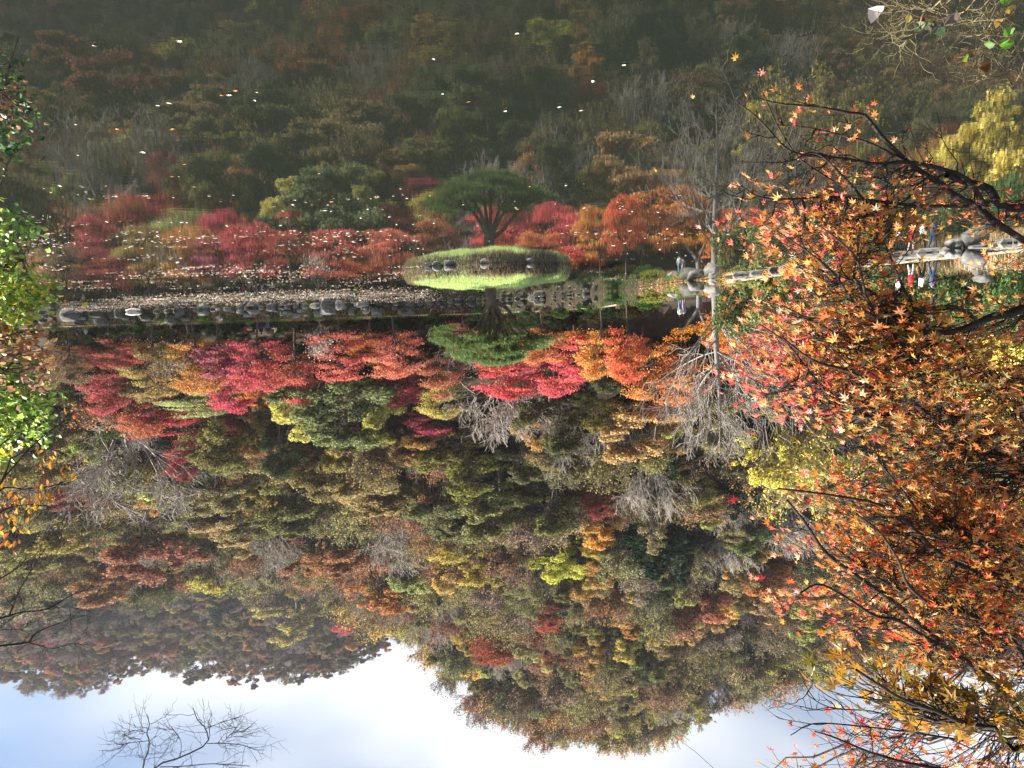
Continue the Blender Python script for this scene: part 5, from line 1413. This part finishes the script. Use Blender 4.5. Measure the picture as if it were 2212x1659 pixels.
sprays([(2000, 1400), (2230, 1460), (2230, 1570), (2100, 1500)], 40, 8, 3.3, 3.9)
OL = [(150, 115, 45), (175, 130, 45), (120, 110, 45), (195, 140, 55)]
sprays([(1800, 1440), (1900, 1430), (2030, 1490), (2230, 1560), (2230, 1600), (2000, 1570), (1850, 1540)], 48, 9, 1.9, 2.3, (.07), (.027, .038), lambda a_, b_, r_: lin(OL[r_.integers(0, 4)]))
sprays([(1780, 1590), (1900, 1560), (2000, 1590), (2230, 1620), (2230, 1690), (1800, 1690)], 70, 6, 2.8, 3.4)
sprays([(1580, 1645), (1740, 1650), (1740, 1690), (1580, 1690)], 8, 4, 2.8, 3.2)
mp_.fringe(mp_.nodes[2], 14, .15, .4, .003); mp_.fringe(mp_.nodes[1], 10, .15, .35, .003); mp_.fringe(mp_.nodes[6], 12, .15, .35, .0025)
mp_.fringe(mp_.nodes[-1], 8, .1, .25, .002); mp_.fringe(mp_.nodes[-2], 8, .1, .25, .002)
mp_.finish(SH_STAR, 300)
print('maple leaves', len(mp_.leaf))

# ------------------------------------------------------------------ near shrubs and twigs on the other side
SH_OVAL = [oval_leaf(1, .85, .10), oval_leaf(1, .75, .16)]
def shrub_sprays(pl, boxes, size, shape_n=12, rad=.09, out=(-1, 0, .1)):
    rng = pl.rng; nd = pl.all_nodes()
    for (x0, x1, y0, y1, D0, D1, n, cols) in boxes:
        for _ in range(n):
            u = rng.random()**1.3
            px_ = x0+(x1-x0)*u; py_ = rng.uniform(y0, y1); c = at(px_, py_, rng.uniform(D0, D1))
            a = nd[int(np.argmin(np.linalg.norm(nd-c, axis=1)+rng.uniform(0, .15, len(nd))))]
            tw = pl.twig(a, c, .003, .0012, 5); o_ = unit(c-a+np.array(out)*.2)
            for j in range(max(3, int(rng.poisson(shape_n)))):
                t = rng.random(); p_ = a*(1-t)+c*t if t > .35 else c; p_ = p_+rng.standard_normal(3)*rad*.5
                dv = unit(o_+rng.standard_normal(3)*.6); nv = np.array([.2, -.5, .8])+rng.standard_normal(3)*.5
                col = lin(np.array(cols[rng.integers(0, len(cols))])*rng.uniform(.9, 1.15), 1.1)
                pl.leaf.append((p_, dv, nv, rng.uniform(*size), col))
GRN = [(120, 155, 65), (145, 178, 85), (165, 195, 105), (185, 200, 90), (95, 132, 60)]; BRN = [(170, 125, 95), (190, 150, 125), (150, 105, 75), (205, 165, 110)]
DGR = [(60, 95, 45), (75, 110, 50), (50, 85, 45)]; YGR = [(185, 185, 60), (205, 190, 70), (165, 180, 70)]
sb = Plant('leafy_shrub', 'bright green oval leaved shrub reaching in over the water at the frame edge', 'shrub', (3.35, 3.7, .75), M_BARK, 95)
for k, (px_, py_) in enumerate([(40, 80), (30, 330), (50, 560), (90, 650), (60, 780), (80, 900), (20, 990), (-60, 1100)]):
    sb.stem([(3.35+.03*k, 3.7, .5), (3.2, 3.8, 1.2+.12*k), at(-60, (py_+500)/2, 4.1), at(px_, py_, 4.0+.05*k)], .016, .003, 'stem', 16, raw=True)
shrub_sprays(sb, [(-80, 55, 120, 340, 3.9, 4.6, 26, DGR), (-80, 75, 470, 560, 3.8, 4.4, 22, GRN), (-80, 115, 590, 650, 3.8, 4.3, 26, GRN+YGR), (-80, 70, 640, 700, 3.8, 4.3, 20, YGR+GRN),
                  (-80, 105, 790, 890, 3.8, 4.4, 34, GRN), (-80, 100, 850, 960, 3.9, 4.4, 24, GRN), (-80, 50, 900, 1010, 3.9, 4.4, 20, GRN+YGR), (-90, 40, 540, 960, 4.2, 4.8, 30, GRN)], (.027, .043), 18)
sb.finish(SH_OVAL, 200)
s2 = Plant('brown_shrub', 'shrub with dry brown and cream leaves tangled in the green shrub', 'shrub', (3.2, 3.55, .8), M_BARK, 96)
for k, (px_, py_) in enumerate([(90, 760), (60, 720), (100, 800), (40, 840), (50, 240)]):
    s2.stem([(3.2, 3.55, .6), (3.1, 3.6, 1.5+.1*k), at(-50, py_-60, 3.8), at(px_, py_, 3.75)], .012, .0025, 'stem', 14, raw=True)
shrub_sprays(s2, [(-80, 95, 695, 790, 3.7, 4.1, 34, BRN), (-60, 100, 760, 840, 3.7, 4.0, 16, BRN), (-80, 60, 200, 290, 3.9, 4.4, 12, BRN)], (.026, .042), 10)
s2.finish(SH_OVAL, 80)
# thin twigs with orange leaves
s3 = Plant('sapling', 'thin dark twigs with small orange yellow leaves above the green shrub', 'sapling', (3.6, 3.9, .7), M_BARKD, 97)
ORL = [(225, 160, 50), (215, 140, 45), (205, 120, 60), (225, 180, 80)]
for pts in ([(-80, 1100), (0, 1040), (67, 966), (140, 911), (200, 907)], [(-80, 1080), (0, 1054), (57, 1057), (110, 1050), (140, 1040)], [(-60, 1010), (30, 985), (100, 970), (150, 985)], [(-80, 1150), (0, 1105), (60, 1090), (110, 1095)], [(-80, 1000), (0, 960), (40, 935), (70, 930)]):
    s3.stem([(3.6, 3.9, .5), (3.7, 3.9, 2.4)]+[at(a_, b_, 3.9) for a_, b_ in pts], .008, .0015, 'stem', 20, raw=True)
for P in s3.nodes: s3.fringe(P[10:], 5, .08, .2, .0018)
for (px_, py_, n) in [(160, 900, 3), (110, 1000, 5), (140, 1030, 8), (120, 995, 5), (100, 1055, 8), (50, 1090, 9), (20, 1110, 8), (75, 1095, 7), (30, 1060, 5), (15, 1150, 5), (90, 1075, 6), (70, 960, 2), (40, 1130, 6), (8, 1085, 6), (5, 1180, 7), (20, 1200, 5), (45, 1140, 4)]:
    nd = s3.all_nodes()
    for j in range(n):
        p_ = at(px_+s3.rng.normal(0, 14), py_+s3.rng.normal(0, 14), 3.9+s3.rng.normal(0, .06)); a = nd[int(np.argmin(np.linalg.norm(nd-p_, axis=1)))]; s3.twig(a, p_, .0013, .0008, 3)
        s3.leaf.append((p_, unit(np.array([s3.rng.normal(0, .5), s3.rng.normal(0, .4), -1])), VIEW+s3.rng.standard_normal(3)*.6, s3.rng.uniform(.028, .042), lin(ORL[s3.rng.integers(0, 4)])))
s3.finish([oval_leaf(1, .5, .12)], 120)
# bare forked branches
s4 = Plant('bare_branch', 'bare dark forked branches reaching in over the far hill', 'tree', (4.6, 4.6, .4), M_BARKD, 98)
tr4 = s4.stem([(4.6, 4.6, .2), (4.5, 4.6, 2.5), (4.4, 4.5, 4.2), (4.3, 4.5, 5.8)], .09, .04, 'trunk', 16, raw=True)
for pts, r in (([(-90, 1350), (0, 1336), (47, 1323), (100, 1316), (160, 1283), (200, 1273)], .009), ([(20, 1330), (40, 1279), (77, 1216), (100, 1180)], .005), ([(-90, 1410), (0, 1396), (60, 1388), (80, 1366), (160, 1336), (213, 1324)], .010),
               ([(60, 1388), (113, 1401), (160, 1390), (190, 1400)], .004), ([(-80, 1290), (0, 1250), (40, 1225), (60, 1200)], .006), ([(100, 1316), (140, 1312), (200, 1320)], .003), ([(-80, 1380), (0, 1362), (50, 1358), (60, 1345)], .004)):
    P = s4.stem([at(a_, b_, 4.4) for a_, b_ in pts], r, .0018, 'branch', 16, raw=True); s4.fringe(P, 9, .06, .2, .002)
s4.finish([])
# twigs overhead against the cloud
s5 = Plant('overhanging_tree', 'grey leafless twigs hanging into the sky above the far hill', 'tree', (7.2, 6.2, .3), simple_mat('cool grey twig', (.10, .09, .10), .9, (.18, .16, .17), 5), 99)
s5.thick = 1.0
s5.stem([(7.2, 6.2, -.2), (7.0, 6.2, 3), (6.5, 6.2, 6), (5.6, 6.1, 7.6), at(330, 1720, 6.0)], .12, .02, 'trunk', 22, raw=True)
s5.thick = .65
for pts, r in (([(325, 1720), (333, 1659), (390, 1636), (447, 1606), (443, 1573), (427, 1556), (417, 1529)], .013), ([(318, 1720), (308, 1659), (320, 1623), (322, 1599), (317, 1583), (323, 1566), (317, 1543)], .011),
               ([(447, 1606), (480, 1606), (520, 1609), (550, 1619)], .006), ([(443, 1575), (480, 1560), (515, 1550)], .004), ([(322, 1600), (280, 1605), (262, 1610)], .004), ([(345, 1657), (400, 1655), (460, 1650), (540, 1655)], .006),
               ([(390, 1636), (390, 1600), (370, 1570)], .004), ([(317, 1583), (290, 1578), (262, 1590)], .003), ([(480, 1606), (500, 1585), (530, 1580)], .003)):
    P = s5.stem([at(a_, b_, 6.0) for a_, b_ in pts], r, .003, 'branch', 14, raw=True); s5.fringe(P, 12, .10, .30, .0024, 1, .85)
s5.finish([])

# low twiggy bush at the water's edge below the maple
s6 = Plant('twiggy_bush', 'thin pale stemmed bush with a few green and curled brown leaves at the near bank', 'bush', (-2.1, 2.9, 1.0), simple_mat('olive stems', (.16, .13, .07), .8, (.28, .23, .13), 6), 101)
ST6 = [[(2212, 72), (2158, 97), (2108, 110), (2068, 123)], [(2060, -30), (2000, 20), (1958, 43), (1918, 67), (1888, 72)], [(2030, -20), (1985, 60), (1950, 95), (1942, 100)], [(2212, 240 - 100), (2170, 160), (2130, 175), (2100, 168)],
       [(2120, -20), (2060, 30), (2000, 40), (1950, 20)], [(2150, -20), (2090, 20), (2040, 30), (1985, 5)], [(2230, 20), (2170, 40), (2110, 45), (2060, 55)], [(2230, 100), (2180, 80), (2130, 75), (2085, 80)],
       [(2212, -10), (2140, 50), (2120, 120), (2100, 150)], [(2230, 130), (2190, 150), (2150, 170), (2120, 160)], [(2070, -20), (2010, 10), (1960, 12), (1930, 18)], [(2230, 60), (2200, 110), (2180, 150), (2140, 140)]]
for pts in ST6:
    s6.stem([(-2.1+s6.rng.uniform(-.3, .3), 2.9, .85), (-2.15, 2.9, 1.4)]+[at(a_, b_, 3.0+s6.rng.uniform(-.25, .25)) for a_, b_ in pts], .004, .0012, 'stem', 18, raw=True)
for P in s6.nodes: s6.fringe(P[8:], 9, .05, .2, .0014, 1, .8)
for (px_, py_, c, sz, kind) in [(1903, 28, (225, 212, 205), .062, 0), (2042, 57, (130, 112, 105), .055, 1), (2013, 48, (150, 130, 122), .042, 1), (1998, 44, (120, 25, 22), .03, 0), (2158, 97, (130, 195, 50), .05, 1), (2092, 118, (170, 205, 60), .038, 1),
        (2125, 93, (110, 150, 85), .045, 1), (2005, 68, (100, 120, 85), .04, 1), (2015, 62, (95, 115, 80), .042, 1), (1990, 66, (105, 125, 90), .04, 1), (2020, 74, (90, 115, 80), .036, 1), (2010, 78, (95, 115, 80), .03, 1), (2170, 30, (215, 180, 90), .04, 1),
        (1962, 50, (215, 195, 100), .03, 1), (2160, 52, (210, 170, 90), .035, 1), (2158, 3, (130, 170, 70), .05, 1), (2115, 146, (110, 70, 30), .04, 0), (2180, 80, (120, 170, 70), .04, 1)]:
    nd = s6.all_nodes(); p_ = at(px_, py_, 2.85); a = nd[int(np.argmin(np.linalg.norm(nd-p_, axis=1)))]; s6.twig(a, p_, .0013, .0009, 3)
    s6.leaf.append((p_, unit(np.array([s6.rng.normal(0, .7), -.2, s6.rng.normal(-.3, .5)])), VIEW+np.array([0, 0, .7])+s6.rng.standard_normal(3)*.3, sz, lin(c)))
s6.finish([oval_leaf(1, .85, .12), oval_leaf(1, 1.1, .38)], 60)

# ------------------------------------------------------------------ air
if HAZE > 0:
    mt, nt, out = nodes('autumn haze')
    pv = N(nt, 'ShaderNodeVolumePrincipled'); pv.inputs['Color'].default_value = (.86, .90, .98, 1); pv.inputs['Density'].default_value = HAZE; pv.inputs['Anisotropy'].default_value = .2
    nt.links.new(pv.outputs['Volume'], out.inputs['Volume'])
    V, Q = box(2*XMAX+60, YMAX+140, 300, ((0, YMAX/2, 144)))
    link('haze', build_mesh('haze', V, [Q], [mt]), None, kind='stuff', label='thin pale autumn haze over the whole valley', category='haze')
print('triangles', sum(sum(p_ - 2 for p_ in np.array([len(q_.vertices) for q_ in m_.polygons])) for m_ in bpy.data.meshes if len(m_.polygons) < 5) if False else sum(len(m_.loops)-2*len(m_.polygons) for m_ in bpy.data.meshes))
